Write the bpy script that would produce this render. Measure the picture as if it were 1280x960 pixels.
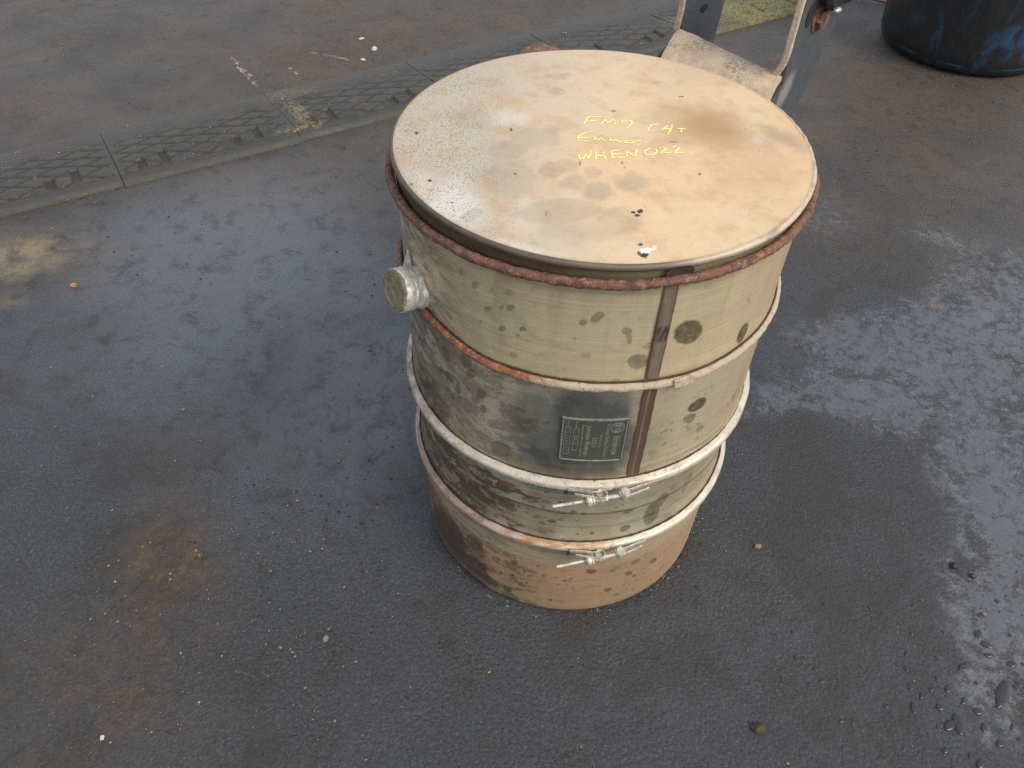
import bpy, bmesh, math, random
from mathutils import Vector, Matrix, noise as mnoise
import numpy as np

random.seed(7)
rng = np.random.default_rng(11)
for o in list(bpy.data.objects):
    bpy.data.objects.remove(o, do_unlink=True)
scene = bpy.context.scene
COL = scene.collection
R = math.radians
PI = math.pi

# ------------------------------------------------------------------ camera
cam_data = bpy.data.cameras.new("camera")
cam_data.sensor_width = 36.0
cam_data.lens = 27.494
cam_data.clip_start = 0.02
cam_data.clip_end = 500.0
camera = bpy.data.objects.new("camera", cam_data)
COL.objects.link(camera)
PITCH, ROLL = 45.987, 1.764
fw = Vector((0, math.cos(R(PITCH)), -math.sin(R(PITCH))))
rt0 = Vector((1, 0, 0))
up0 = rt0.cross(fw)
rt = rt0 * math.cos(R(ROLL)) + up0 * math.sin(R(ROLL))
up = -rt0 * math.sin(R(ROLL)) + up0 * math.cos(R(ROLL))
camera.matrix_world = Matrix(((rt.x, up.x, -fw.x, -0.0775), (rt.y, up.y, -fw.y, -0.6890),
                              (rt.z, up.z, -fw.z, 0.9383), (0, 0, 0, 1)))
scene.camera = camera

# ------------------------------------------------------------------ light: hazy bright daylight
SUN_AZ, SUN_EL = 126.0, 46.0            # clockwise from +Y, above the horizon
world = bpy.data.worlds.new("World")
scene.world = world
world.use_nodes = True
wn = world.node_tree
for n in list(wn.nodes):
    wn.nodes.remove(n)
sky = wn.nodes.new("ShaderNodeTexSky")
sky.sky_type = 'NISHITA'
sky.sun_disc = False
sky.sun_elevation = R(SUN_EL)
sky.sun_rotation = R(SUN_AZ)
sky.air_density = 1.0
sky.dust_density = 2.0
sky.ozone_density = 0.6
bg = wn.nodes.new("ShaderNodeBackground")
bg.inputs["Strength"].default_value = 0.15
wo = wn.nodes.new("ShaderNodeOutputWorld")
hsv = wn.nodes.new("ShaderNodeHueSaturation")          # thin high cloud: a paler, greyer sky
hsv.inputs["Saturation"].default_value = 0.85
hsv.inputs["Value"].default_value = 1.1
wn.links.new(sky.outputs[0], hsv.inputs["Color"])
veil = wn.nodes.new("ShaderNodeMix")
veil.data_type = 'RGBA'
veil.inputs[0].default_value = 0.45
veil.inputs[7].default_value = (4.6, 4.75, 5.0, 1.0)         # even cloud veil
wn.links.new(hsv.outputs[0], veil.inputs[6])
wn.links.new(veil.outputs[2], bg.inputs[0])
wn.links.new(bg.outputs[0], wo.inputs[0])
sd = bpy.data.lights.new("sun", 'SUN')
sd.energy = 1.5
sd.angle = R(30)
sd.color = (1.0, 0.94, 0.84)
sun = bpy.data.objects.new("sun", sd)
COL.objects.link(sun)
to_sun = Vector((math.sin(R(SUN_AZ)) * math.cos(R(SUN_EL)), math.cos(R(SUN_AZ)) * math.cos(R(SUN_EL)), math.sin(R(SUN_EL))))
sun.rotation_euler = to_sun.to_track_quat('Z', 'Y').to_euler()
sun.location = to_sun * 20
scene.view_settings.view_transform = 'Standard'
scene.view_settings.look = 'None'
scene.view_settings.gamma = 1.0
scene.view_settings.exposure = 0.6
scene.cycles.use_denoising = False
scene.cycles.max_bounces = 5
scene.cycles.diffuse_bounces = 3
scene.cycles.glossy_bounces = 3
scene.cycles.transmission_bounces = 4
scene.cycles.caustics_refractive = False

# ------------------------------------------------------------------ measured tables
# (u, v, half-length, half-width, angle, strength); on the shell u = angle * 0.2 m, v = height
SPOTS_UPPER = [
    (-0.2365, 0.4845, 0.017, 0.0126, 2.4157, 0.95), (-0.1601, 0.4497, 0.0115, 0.0083, 1.544, 1), (-0.2956, 0.4957, 0.0051, 0.0043, 2.5462, 0.5), (-0.2924, 0.4873, 0.0076, 0.0028, 1.7327, 0.5),
    (-0.2806, 0.4585, 0.0101, 0.0085, 2.523, 0.65), (-0.2731, 0.4768, 0.0048, 0.0041, -2.9564, 0.4), (-0.3225, 0.5113, 0.0072, 0.004, -2.3014, 0.6), (-0.3346, 0.5039, 0.0041, 0.0035, -2.8783, 0.6),
    (-0.4357, 0.5135, 0.0057, 0.0034, -2.2465, 0.45), (-0.418, 0.5155, 0.0031, 0.002, -2.1661, 0.3), (-0.4213, 0.4926, 0.0051, 0.003, -2.3695, 0.5), (-0.3991, 0.5039, 0.0044, 0.003, -2.3423, 0.5),
    (-0.4076, 0.5014, 0.0031, 0.0021, -2.092, 0.4), (-0.4064, 0.4771, 0.0048, 0.0031, -2.317, 0.6), (-0.3864, 0.484, 0.0038, 0.0027, -2.7451, 0.6), (-0.3914, 0.4747, 0.0026, 0.0017, -2.4782, 0.5),
    (-0.4292, 0.4739, 0.0024, 0.0014, -2.1708, 0.5), (-0.3947, 0.45, 0.0048, 0.0033, -2.2462, 0.35), (-0.3278, 0.4656, 0.0049, 0.0039, -3.008, 0.35), (-0.4002, 0.5202, 0.005, 0.0031, -2.5399, 0.25),
    (-0.3788, 0.5315, 0.0039, 0.003, -2.3516, 0.2), (-0.2667, 0.4954, 0.0102, 0.0044, 1.7011, 0.7), (-0.2865, 0.5095, 0.0028, 0.002, 1.9683, 0.2), (-0.1673, 0.4924, 0.004, 0.0017, 2.3997, 0.6),
    (-0.4511, 0.5205, 0.0042, 0.0024, -2.0716, 0.3), (-0.4695, 0.4594, 0.0052, 0.0047, 2.3259, 0.3), (-0.2981, 0.4357, 0.0045, 0.0031, 2.9589, 0.3),
]
SPOTS_MIDDLE = [
    (-0.4778, 0.4031, 0.0095, 0.0068, 1.7992, 0.6), (-0.4475, 0.4161, 0.0113, 0.007, -1.9135, 0.55), (-0.4418, 0.4013, 0.0096, 0.0049, -2.2594, 0.6), (-0.4758, 0.3731, 0.0083, 0.0068, -1.6536, 0.7),
    (-0.4646, 0.3993, 0.0041, 0.002, -1.9798, 0.4), (-0.4896, 0.3705, 0.0067, 0.004, -2.1446, 0.5), (-0.4615, 0.3652, 0.0072, 0.004, -2.1006, 0.65), (-0.4784, 0.3523, 0.0053, 0.0032, -2.0571, 0.65),
    (-0.4302, 0.3794, 0.0088, 0.0054, -1.9903, 0.6), (-0.4374, 0.3656, 0.0062, 0.0047, 0.8376, 0.55), (-0.4274, 0.359, 0.006, 0.0039, -1.9243, 0.6), (-0.4611, 0.3736, 0.0052, 0.0024, -2.1983, 0.5),
    (-0.4709, 0.3474, 0.0058, 0.0041, -2.1275, 0.5), (-0.406, 0.3783, 0.0039, 0.0023, 1.1644, 0.35), (-0.4483, 0.3893, 0.0031, 0.0016, -2.1675, 0.4), (-0.4609, 0.3514, 0.0055, 0.0032, 0.8398, 0.3),
    (-0.5003, 0.4016, 0.0046, 0.0032, -2.1871, 0.5), (-0.2014, 0.3761, 0.0125, 0.0093, 2.9373, 1), (-0.2075, 0.3592, 0.0095, 0.0066, 2.5533, 0.65), (-0.1861, 0.3306, 0.0067, 0.0048, 2.4415, 0.5),
    (-0.1914, 0.3414, 0.0038, 0.0022, 2.5079, 0.5), (-0.1853, 0.3147, 0.0034, 0.0025, 2.1016, 0.4), (-0.2448, 0.3216, 0.0063, 0.0047, 2.2652, 0.25), (-0.2528, 0.2927, 0.0071, 0.0044, 3.0417, 0.5),
    (-0.1292, 0.3383, 0.0098, 0.0039, 2.1978, 0.4), (-0.4061, 0.3097, 0.0145, 0.0107, -2.3654, 0.7), (-0.3902, 0.3026, 0.0122, 0.0109, 2.1102, 0.5), (-0.374, 0.2968, 0.0153, 0.0068, -3.0941, 0.3),
]
CLEAN_PATCH = [
    (-0.3704, 0.3732, 0.0439, 0.0305, 1.2622, 0.75), (-0.3189, 0.3843, 0.0501, 0.0437, 2.1939, 1), (-0.342, 0.3292, 0.0533, 0.0453, 2.9187, 0.9), (-0.2951, 0.3427, 0.0555, 0.0255, 1.7311, 1),
    (-0.3117, 0.3492, 0.0592, 0.0516, 1.8751, 1), (-0.3289, 0.3162, 0.065, 0.031, -3.1127, 1), (-0.2907, 0.3607, 0.0676, 0.0207, 1.6612, 1),
]
SOOT_SMEAR = [
    (-0.5194, 0.2952, 0.0448, 0.031, 2.5079, 0.9), (-0.4803, 0.2779, 0.0343, 0.0186, -3.1152, 0.8),
]
SPOTS_LOWER = [
    (-0.3989, 0.215, 0.0115, 0.0073, -2.6382, 0.75), (-0.4218, 0.2236, 0.011, 0.0071, 3.0027, 0.5), (-0.3927, 0.2079, 0.008, 0.0046, -2.7996, 0.6), (-0.368, 0.2372, 0.0068, 0.0055, -2.4349, 0.55),
    (-0.352, 0.2402, 0.0063, 0.0043, -2.8236, 0.5), (-0.3631, 0.2072, 0.004, 0.0029, -2.5415, 0.6), (-0.3553, 0.1992, 0.0039, 0.003, -2.5882, 0.6), (-0.3833, 0.2194, 0.0037, 0.0023, -2.1599, 0.6),
    (-0.4435, 0.2169, 0.0092, 0.0081, 2.9198, 0.5), (-0.4321, 0.1924, 0.0084, 0.006, 2.5726, 0.4), (-0.4625, 0.2151, 0.0092, 0.0064, 1.1195, 0.5), (-0.412, 0.1825, 0.0046, 0.0037, 2.8775, 0.5),
    (-0.3204, 0.2288, 0.0035, 0.003, -2.9918, 0.75), (-0.3096, 0.2263, 0.0031, 0.0026, 1.8468, 0.6), (-0.2718, 0.2326, 0.0027, 0.0019, 3.0182, 0.5), (-0.2657, 0.2355, 0.0022, 0.0013, 2.5287, 0.5),
    (-0.2561, 0.2202, 0.0063, 0.0043, -2.979, 0.7), (-0.2554, 0.1868, 0.0066, 0.0063, 1.2213, 0.75), (-0.2949, 0.1849, 0.0034, 0.0027, 2.0044, 0.7), (-0.3122, 0.1837, 0.0027, 0.0024, 3.0187, 0.6),
    (-0.3793, 0.1837, 0.0055, 0.0034, 2.8942, 0.4), (-0.3417, 0.1857, 0.0064, 0.0032, -3.0028, 0.35), (-0.2229, 0.2013, 0.0237, 0.0103, 1.6489, 0.75), (-0.2143, 0.2195, 0.0149, 0.009, 1.2853, 0.6),
    (-0.1754, 0.2277, 0.0162, 0.0067, 1.4017, 0.4), (-0.1987, 0.2363, 0.0072, 0.0051, 2.4157, 0.3), (-0.3325, 0.2132, 0.0027, 0.0018, -2.8565, 0.5), (-0.3764, 0.2409, 0.0037, 0.0029, -2.7693, 0.4),
]
RUST_LOWER = [
    (-0.3975, 0.2501, 0.0114, 0.0064, 2.809, 0.9), (-0.3667, 0.2495, 0.0066, 0.0041, -2.6964, 0.9), (-0.4613, 0.2487, 0.011, 0.0063, 2.8656, 0.8), (-0.4372, 0.2429, 0.0091, 0.0055, 2.9508, 0.6),
    (-0.3893, 0.1862, 0.0111, 0.0043, 2.9969, 0.6), (-0.4153, 0.1929, 0.0083, 0.0037, 2.7494, 0.5), (-0.2221, 0.2596, 0.0072, 0.0055, -3.0942, 0.6),
]
SPOTS_BASE = [
    (-0.4463, 0.0974, 0.0224, 0.0122, 1.0977, 0.8), (-0.4321, 0.0507, 0.0124, 0.0063, 1.1876, 0.7), (-0.412, 0.0872, 0.0092, 0.0058, 1.017, 0.5), (-0.386, 0.0981, 0.0063, 0.0047, 0.9557, 0.75),
    (-0.3962, 0.1081, 0.0064, 0.0037, -2.9189, 0.6), (-0.4217, 0.0245, 0.0129, 0.0123, 3.0432, 0.85), (-0.3946, 0.0243, 0.0075, 0.0058, -2.3925, 0.8), (-0.3908, 0.0104, 0.0144, 0.0088, -3.041, 0.8),
    (-0.3599, 0.0076, 0.0087, 0.0032, -3.0629, 0.7), (-0.3875, 0.067, 0.0039, 0.0025, -2.3929, 0.8), (-0.4046, 0.0607, 0.0038, 0.0027, -2.4253, 0.8), (-0.3685, 0.0585, 0.0028, 0.0018, -2.1351, 0.8),
    (-0.3475, 0.0847, 0.0034, 0.0025, -2.3978, 0.7), (-0.2878, 0.1011, 0.0072, 0.0056, 2.9128, 0.85), (-0.2589, 0.095, 0.0043, 0.0034, 2.1898, 0.5), (-0.2271, 0.0993, 0.0073, 0.0053, -3.0704, 0.6),
    (-0.1956, 0.0781, 0.0077, 0.005, 2.2751, 0.75), (-0.2338, 0.0751, 0.0074, 0.005, 2.1851, 0.7), (-0.2236, 0.0628, 0.0043, 0.0028, 2.3932, 0.6), (-0.2595, 0.0468, 0.0063, 0.0047, 2.4222, 0.75),
    (-0.2446, 0.0275, 0.0048, 0.0032, 2.7483, 0.5), (-0.3348, 0.027, 0.0034, 0.0028, -2.3607, 0.75), (-0.3195, 0.0794, 0.0031, 0.0029, -2.8391, 0.7), (-0.4371, 0.0823, 0.0107, 0.0075, -1.5352, 0.4),
    (-0.3079, 0.0625, 0.0024, 0.002, 1.8696, 0.5), (-0.3281, 0.1155, 0.002, 0.0018, -2.6433, 0.5), (-0.3556, 0.1042, 0.0025, 0.0018, -2.142, 0.6), (-0.357, 0.042, 0.0025, 0.0017, -2.3202, 0.5),
    (-0.3727, 0.0871, 0.0032, 0.0024, -2.8322, 0.5),
]
SCORCH_BASE = [
    (-0.5135, 0.0304, 0.0767, 0.0458, -2.0324, 1), (-0.4522, 0.0162, 0.047, 0.0278, -1.8809, 0.9),
]
LID_GREY = [
    (-0.0894, -0.0308, 0.0186, 0.0173, -2.8675, 0.5), (-0.0688, -0.0043, 0.0198, 0.0167, 1.4446, 0.5), (-0.0482, -0.0015, 0.0199, 0.0107, 1.529, 0.45), (-0.0854, -0.0735, 0.0327, 0.025, 1.814, 0.5),
    (-0.0483, -0.0633, 0.0138, 0.0127, 1.093, 0.7), (-0.0288, -0.0835, 0.0133, 0.0117, 1.167, 0.75), (-0.0118, -0.0666, 0.0097, 0.0084, 1.1387, 0.6), (-0.0084, -0.0964, 0.0147, 0.0132, -2.3492, 0.9),
    (-0.0417, -0.1289, 0.0357, 0.0186, -2.907, 0.55), (0.0228, -0.0805, 0.0149, 0.0123, 1.1273, 0.75), (-0.0344, -0.0557, 0.0114, 0.0105, 0.8694, 0.5), (-0.0382, 0.1254, 0.0149, 0.0075, -2.896, 0.6),
    (-0.0395, 0.1487, 0.0073, 0.0067, -2.3533, 0.4), (-0.0678, 0.0829, 0.0081, 0.0073, 1.2686, 0.45), (-0.0406, 0.0883, 0.0094, 0.0086, -2.4267, 0.5), (0.0917, 0.1211, 0.0062, 0.0046, -2.811, 0.4),
    (0.0656, 0.1155, 0.0054, 0.0044, -2.5902, 0.4), (0.0374, 0.0917, 0.0055, 0.0041, 1.295, 0.35), (-0.1123, 0.1053, 0.0204, 0.0109, 2.9656, 0.4), (-0.1246, 0.0267, 0.0226, 0.0203, 1.6035, 0.35),
    (0.0078, -0.1402, 0.0218, 0.019, 0.9371, 0.5), (-0.0227, -0.1554, 0.0263, 0.0156, -3.037, 0.4), (-0.1151, -0.1375, 0.0114, 0.0076, -2.095, 0.5), (-0.05, -0.1513, 0.0181, 0.0092, 1.5363, 0.4),
]
LID_BROWN = [
    (0.106, 0.0252, 0.0396, 0.035, 1.6062, 1), (0.0805, 0.0397, 0.0323, 0.029, 2.3228, 0.5), (0.1364, -0.0401, 0.0591, 0.0353, 1.3758, 0.3),
]
LID_SOOT = [
    (0.1755, 0.0107, 0.0246, 0.0117, 2.296, 0.9), (0.155, -0.0027, 0.0148, 0.0126, 2.7937, 0.4), (0.188, -0.0082, 0.0139, 0.0092, 1.6327, 0.5),
]
LID_GLARE_WORN = [
    (-0.1296, -0.1205, 0.0373, 0.0194, 1.8488, 1), (-0.1594, -0.0935, 0.0229, 0.0109, 1.9206, 0.6), (-0.0745, -0.1821, 0.0326, 0.0072, 2.8393, 0.8), (0.1488, 0.0045, 0.0101, 0.007, 2.1238, 0.6),
    (-0.0855, 0.0292, 0.0174, 0.0161, -2.8172, 0.5), (-0.0685, -0.1408, 0.0254, 0.0093, 1.5717, 0.4),
]
LID_BLACK = [
    (-0.1753, -0.0033, 0.0025, 0.0019, 1.7423, 1), (-0.1552, -0.0868, 0.0023, 0.0017, 1.7135, 1), (-0.1707, -0.0928, 0.0023, 0.0016, 1.731, 0.7), (-0.1331, -0.1195, 0.0016, 0.001, 2.3267, 1),
    (0.0258, -0.1252, 0.0026, 0.0022, -2.3391, 1), (0.0196, -0.1267, 0.0022, 0.0019, 0.9644, 1), (0.0226, -0.1313, 0.0021, 0.0018, -2.5859, 1), (0.0234, -0.1854, 0.0039, 0.0031, -2.8294, 1),
    (0.0198, -0.1835, 0.0032, 0.0014, 1.4466, 0.9), (0.0215, -0.1718, 0.0024, 0.0019, 1.247, 0.9), (0.0154, 0.0488, 0.0026, 0.0023, 0.9415, 0.6), (0.0674, -0.0095, 0.0031, 0.0018, -2.988, 0.5),
    (0.0845, -0.0638, 0.0025, 0.0018, 1.1972, 0.6), (0.0872, 0.0861, 0.0032, 0.0013, -2.7189, 0.8), (-0.022, -0.0522, 0.0038, 0.001, 1.7313, 0.7), (0.016, -0.0486, 0.0026, 0.0008, 1.6743, 0.7),
    (0.0183, -0.0567, 0.0025, 0.0008, 1.6728, 0.7), (-0.0811, -0.072, 0.0013, 0.0011, 1.4907, 0.8), (-0.0858, 0.0069, 0.0019, 0.0012, 1.5693, 0.9), (-0.0532, -0.133, 0.0045, 0.0017, 1.3362, 0.35),
]
LID_PAINT_CHIP = [
    (0.0259, -0.179, 0.0052, 0.0037, -2.3889, 1), (0.0223, -0.1845, 0.0042, 0.0025, 1.3986, 0.8), (0.0327, -0.1755, 0.0028, 0.0024, 0.9035, 0.6),
]
SAND_PATCH = [
    (-1.046, 0.5212, 0.1037, 0.073, -2.7837, 1), (-1.0076, 0.5757, 0.0501, 0.0351, -2.7456, 0.7), (-1.0003, 0.391, 0.0298, 0.0238, 3.1154, 0.6),
]
BROWN_DIRT = [
    (-0.5338, -0.1584, 0.1161, 0.0622, 1.8867, 1), (-0.5687, -0.3008, 0.1159, 0.0803, 2.7102, 0.7), (-0.4394, -0.3444, 0.0635, 0.0484, 2.4713, 0.5), (-0.9397, 0.5266, 0.1155, 0.0745, 2.2659, 0.5),
    (-0.491, 1.5209, 0.4378, 0.1981, -2.493, 0.8), (0.9374, 1.3229, 0.2586, 0.1997, 2.858, 0.6), (0.6135, 0.6884, 0.156, 0.0932, 1.0964, 0.45), (-0.2583, 1.77, 0.4494, 0.133, -2.8252, 0.7),
    (-1.0217, 1.4821, 0.2057, 0.1523, 2.8793, 0.35), (-1.2721, 1.0511, 0.1314, 0.0681, 2.1496, 0.6), (-0.6599, 1.8335, 0.1766, 0.0632, -2.6603, 1), (0.7054, 0.4725, 0.0279, 0.0182, 0.8285, 1),
]
WET_FILM = [
    (0.5538, 0.3437, 0.1103, 0.0655, 3.087, 1), (0.6407, 0.3269, 0.1372, 0.077, 1.0421, 1), (0.3993, 0.2012, 0.1068, 0.0271, -2.8962, 1), (0.5311, 0.2436, 0.1172, 0.0793, 3.0928, 1),
    (0.7875, 0.3754, 0.266, 0.1174, 1.0679, 0.9), (0.8073, 0.6702, 0.0915, 0.0372, 2.4925, 0.5), (0.6482, 0.1087, 0.1126, 0.0441, 0.9677, 0.8), (0.6196, -0.0675, 0.2185, 0.0623, 1.1394, 1),
    (0.5429, -0.2659, 0.0814, 0.0523, -2.6002, 0.7), (0.5708, 0.1994, 0.0914, 0.0632, -2.5602, 0.8), (0.5778, 0.7451, 0.1037, 0.0753, 0.8146, 0.35),
]
OIL_DARK = [
    (0.3894, 0.0068, 0.1428, 0.0983, 1.0065, 0.5), (0.5, -0.0176, 0.1966, 0.0768, 1.1874, 0.6), (0.4751, -0.2049, 0.0612, 0.033, 1.0587, 0.7), (0.3752, 0.0979, 0.0812, 0.0601, -2.6645, 0.5),
    (0.0368, -0.1742, 0.0636, 0.0301, -3.0838, 0.0),
]
SMOOTH_SHEEN = [
    (-0.6261, 0.517, 0.3399, 0.2806, 1.9619, 1), (-0.3498, 0.1697, 0.2505, 0.1666, 1.8133, 0.8), (-0.6235, 0.2127, 0.2057, 0.1434, 2.8943, 0.5),
]
CHALK_STROKES = [
    [(-0.0163, 0.0194), (-0.0119, 0.0321), (-0.0093, 0.0357), (0.0027, 0.0357)],
    [(-0.0138, 0.0252), (-0.0034, 0.0285)],
    [(0.0007, 0.02), (0.0055, 0.0309), (0.0073, 0.0242), (0.0135, 0.0314), (0.0148, 0.0258), (0.0152, 0.0196)],
    [(0.032, 0.0276), (0.0278, 0.03), (0.0216, 0.0292), (0.0217, 0.0256), (0.0264, 0.0263), (0.0317, 0.0298), (0.0304, 0.0223), (0.0247, 0.0127)],
    [(0.0575, 0.0245), (0.0508, 0.0229), (0.046, 0.0155), (0.0463, 0.0112), (0.0523, 0.012)],
    [(0.058, 0.0119), (0.0664, 0.023)],
    [(0.0703, 0.0237), (0.0671, 0.0125), (0.0635, 0.0053)],
    [(0.0609, 0.0158), (0.0686, 0.0163)],
    [(0.0736, 0.0173), (0.0833, 0.0166)],
    [(0.0784, 0.0162), (0.0768, 0.0065)],
    [(-0.0076, 0.0074), (-0.0158, 0.0034), (-0.0222, -0.0039), (-0.0218, -0.0123), (-0.0115, -0.0121)],
    [(-0.0232, -0.0065), (-0.0125, -0.005)],
    [(-0.0072, -0.0103), (-0.006, -0.0046), (-0.0037, -0.0101), (-0.0002, -0.0046), (0.0016, -0.0104), (0.0041, -0.0107)],
    [(0.0069, -0.011), (0.0085, -0.0073), (0.0106, -0.012), (0.013, -0.0081), (0.0153, -0.0125), (0.0203, -0.0097)],
    [(0.0257, -0.0083), (0.0219, -0.0101), (0.0211, -0.0135), (0.0285, -0.0138), (0.0304, -0.0095), (0.0369, -0.0083)],
    [(0.0257, -0.0083), (0.0287, -0.0105)],
    [(0.0393, -0.0111), (0.0424, -0.0099)],
    [(-0.0232, -0.0354), (-0.021, -0.0468), (-0.0157, -0.0355), (-0.0142, -0.0434), (-0.0107, -0.0302)],
    [(-0.0065, -0.0299), (-0.0073, -0.045)],
    [(0.0003, -0.0295), (0.0017, -0.0445)],
    [(-0.0069, -0.0376), (0.0007, -0.038)],
    [(0.0073, -0.0291), (0.0158, -0.027)],
    [(0.0073, -0.0291), (0.0078, -0.0407), (0.0201, -0.0388)],
    [(0.0075, -0.0348), (0.017, -0.033)],
    [(0.0212, -0.0383), (0.0221, -0.0292), (0.029, -0.0379), (0.0317, -0.0246)],
    [(0.0496, -0.0245), (0.0435, -0.0229), (0.0385, -0.0283), (0.0392, -0.0343), (0.0454, -0.0345), (0.0499, -0.0296), (0.0496, -0.0245)],
    [(0.0524, -0.0223), (0.0566, -0.0196), (0.0592, -0.0229), (0.0529, -0.0304), (0.0632, -0.0294)],
    [(0.0643, -0.0196), (0.0693, -0.0176), (0.0716, -0.0201), (0.0657, -0.0297), (0.0775, -0.0274)],
    [(0.0811, -0.0284), (0.0835, -0.0278)],
]

# ------------------------------------------------------------------ node helper
class Mat:
    def __init__(self, name):
        self.m = bpy.data.materials.new(name)
        self.m.use_nodes = True
        self.nt = self.m.node_tree
        for n in list(self.nt.nodes):
            self.nt.nodes.remove(n)
        self.out = self.n("ShaderNodeOutputMaterial")
        self.p = self.n("ShaderNodeBsdfPrincipled")
        self.nt.links.new(self.p.outputs[0], self.out.inputs[0])

    def n(self, t, **k):
        nd = self.nt.nodes.new(t)
        for a, b in k.items():
            setattr(nd, a, b)
        return nd

    def put(self, sock, v):
        if isinstance(v, bpy.types.NodeSocket):
            self.nt.links.new(v, sock)
        elif isinstance(v, (tuple, list)):
            sock.default_value = tuple(v) + ((1.0,) if sock.type == 'RGBA' and len(v) == 3 else ())
        else:
            sock.default_value = v

    def set(self, **k):
        names = {'color': 'Base Color', 'rough': 'Roughness', 'metal': 'Metallic', 'normal': 'Normal',
                 'spec': 'Specular IOR Level', 'coat': 'Coat Weight', 'coatrough': 'Coat Roughness', 'ior': 'IOR',
                 'trans': 'Transmission Weight'}
        for a, b in k.items():
            self.put(self.p.inputs[names[a]], b)
        return self.m

    def uv(self):
        return self.n("ShaderNodeTexCoord").outputs['UV']

    def obj(self):
        return self.n("ShaderNodeTexCoord").outputs['Object']

    def math(self, op, a, b=0.0, c=None, clamp=False):
        nd = self.n("ShaderNodeMath", operation=op, use_clamp=clamp)
        self.put(nd.inputs[0], a); self.put(nd.inputs[1], b)
        if c is not None:
            self.put(nd.inputs[2], c)
        return nd.outputs[0]

    def mul(self, a, b): return self.math('MULTIPLY', a, b)
    def add(self, a, b): return self.math('ADD', a, b)
    def inv(self, a): return self.math('SUBTRACT', 1.0, a)

    def vmath(self, op, a, b=None):
        nd = self.n("ShaderNodeVectorMath", operation=op)
        self.put(nd.inputs[0], a)
        if b is not None:
            self.put(nd.inputs[1], b)
        return nd.outputs['Value'] if op == 'LENGTH' else nd.outputs[0]

    def mix(self, f, a, b, blend='MIX'):
        nd = self.n("ShaderNodeMix", data_type='RGBA', blend_type=blend)
        self.put(nd.inputs[0], f); self.put(nd.inputs[6], a); self.put(nd.inputs[7], b)
        return nd.outputs[2]

    def noise(self, v, scale, detail=4, rough=0.55, dist=0.0, color=False):
        nd = self.n("ShaderNodeTexNoise")
        self.put(nd.inputs['Vector'], v)
        nd.inputs['Scale'].default_value = scale
        nd.inputs['Detail'].default_value = detail
        nd.inputs['Roughness'].default_value = rough
        nd.inputs['Distortion'].default_value = dist
        return nd.outputs['Color' if color else 'Fac']

    def vor(self, v, scale, out='Distance', feature='F1', rnd=1.0):
        nd = self.n("ShaderNodeTexVoronoi", feature=feature)
        self.put(nd.inputs['Vector'], v)
        nd.inputs['Scale'].default_value = scale
        nd.inputs['Randomness'].default_value = rnd
        return nd.outputs[out]

    def step(self, v, a, b, lo=0.0, hi=1.0):
        nd = self.n("ShaderNodeMapRange", interpolation_type='SMOOTHSTEP')
        self.put(nd.inputs[0], v)
        if a > b:
            a, b, lo, hi = b, a, hi, lo
        for i, q in zip((1, 2, 3, 4), (a, b, lo, hi)):
            nd.inputs[i].default_value = q
        return nd.outputs[0]

    def scale(self, v, s):
        nd = self.n("ShaderNodeMapping")
        self.put(nd.inputs[0], v)
        nd.inputs['Scale'].default_value = s
        return nd.outputs[0]

    def warp(self, v, scale, amp, detail=2):
        c = self.noise(v, scale, detail, color=True)
        d = self.vmath('MULTIPLY', self.vmath('SUBTRACT', c, (0.5, 0.5, 0.5)), (amp, amp, 0))
        return self.vmath('ADD', self.vmath('MULTIPLY', v, (1, 1, 0)), d)

    def spots(self, v, table, soft=0.15):
        acc = None
        for (u, w, ru, rv, ang, s) in table:
            mp = self.n("ShaderNodeMapping", vector_type='TEXTURE')
            self.put(mp.inputs[0], v)
            mp.inputs['Location'].default_value = (u, w, 0)
            mp.inputs['Rotation'].default_value = (0, 0, ang)
            mp.inputs['Scale'].default_value = (ru, rv, 1)
            k = self.step(self.vmath('LENGTH', mp.outputs[0]), 1 + soft, 1 - soft, 0, s)
            acc = k if acc is None else self.math('MAXIMUM', acc, k)
        return acc

    def sep(self, v):
        nd = self.n("ShaderNodeSeparateXYZ")
        self.put(nd.inputs[0], v)
        return nd.outputs

    def bump(self, h, strength=0.3, dist=0.001, normal=None):
        nd = self.n("ShaderNodeBump")
        self.put(nd.inputs['Strength'], strength)
        nd.inputs['Distance'].default_value = dist
        self.put(nd.inputs['Height'], h)
        if normal is not None:
            self.put(nd.inputs['Normal'], normal)
        return nd.outputs[0]


# ------------------------------------------------------------------ object helpers
def thing(name, label, cat, loc=(0, 0, 0), group=None):
    o = bpy.data.objects.new(name, None)
    o.empty_display_size = 0.05
    COL.objects.link(o)
    o.location = loc
    o['label'] = label
    o['category'] = cat
    if group:
        o['group'] = group
    return o


def tag(o, label=None, cat=None, group=None, kind=None):
    for k, v in (('label', label), ('category', cat), ('group', group), ('kind', kind)):
        if v:
            o[k] = v
    return o


def link(name, mesh, mat=None, parent=None):
    o = bpy.data.objects.new(name, mesh)
    COL.objects.link(o)
    if mat is not None:
        for m in (mat if isinstance(mat, (list, tuple)) else [mat]):
            mesh.materials.append(m)
    if parent is not None:
        o.parent = parent
    return o


def smooth(me, flag=True):
    me.polygons.foreach_set('use_smooth', [flag] * len(me.polygons))


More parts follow.
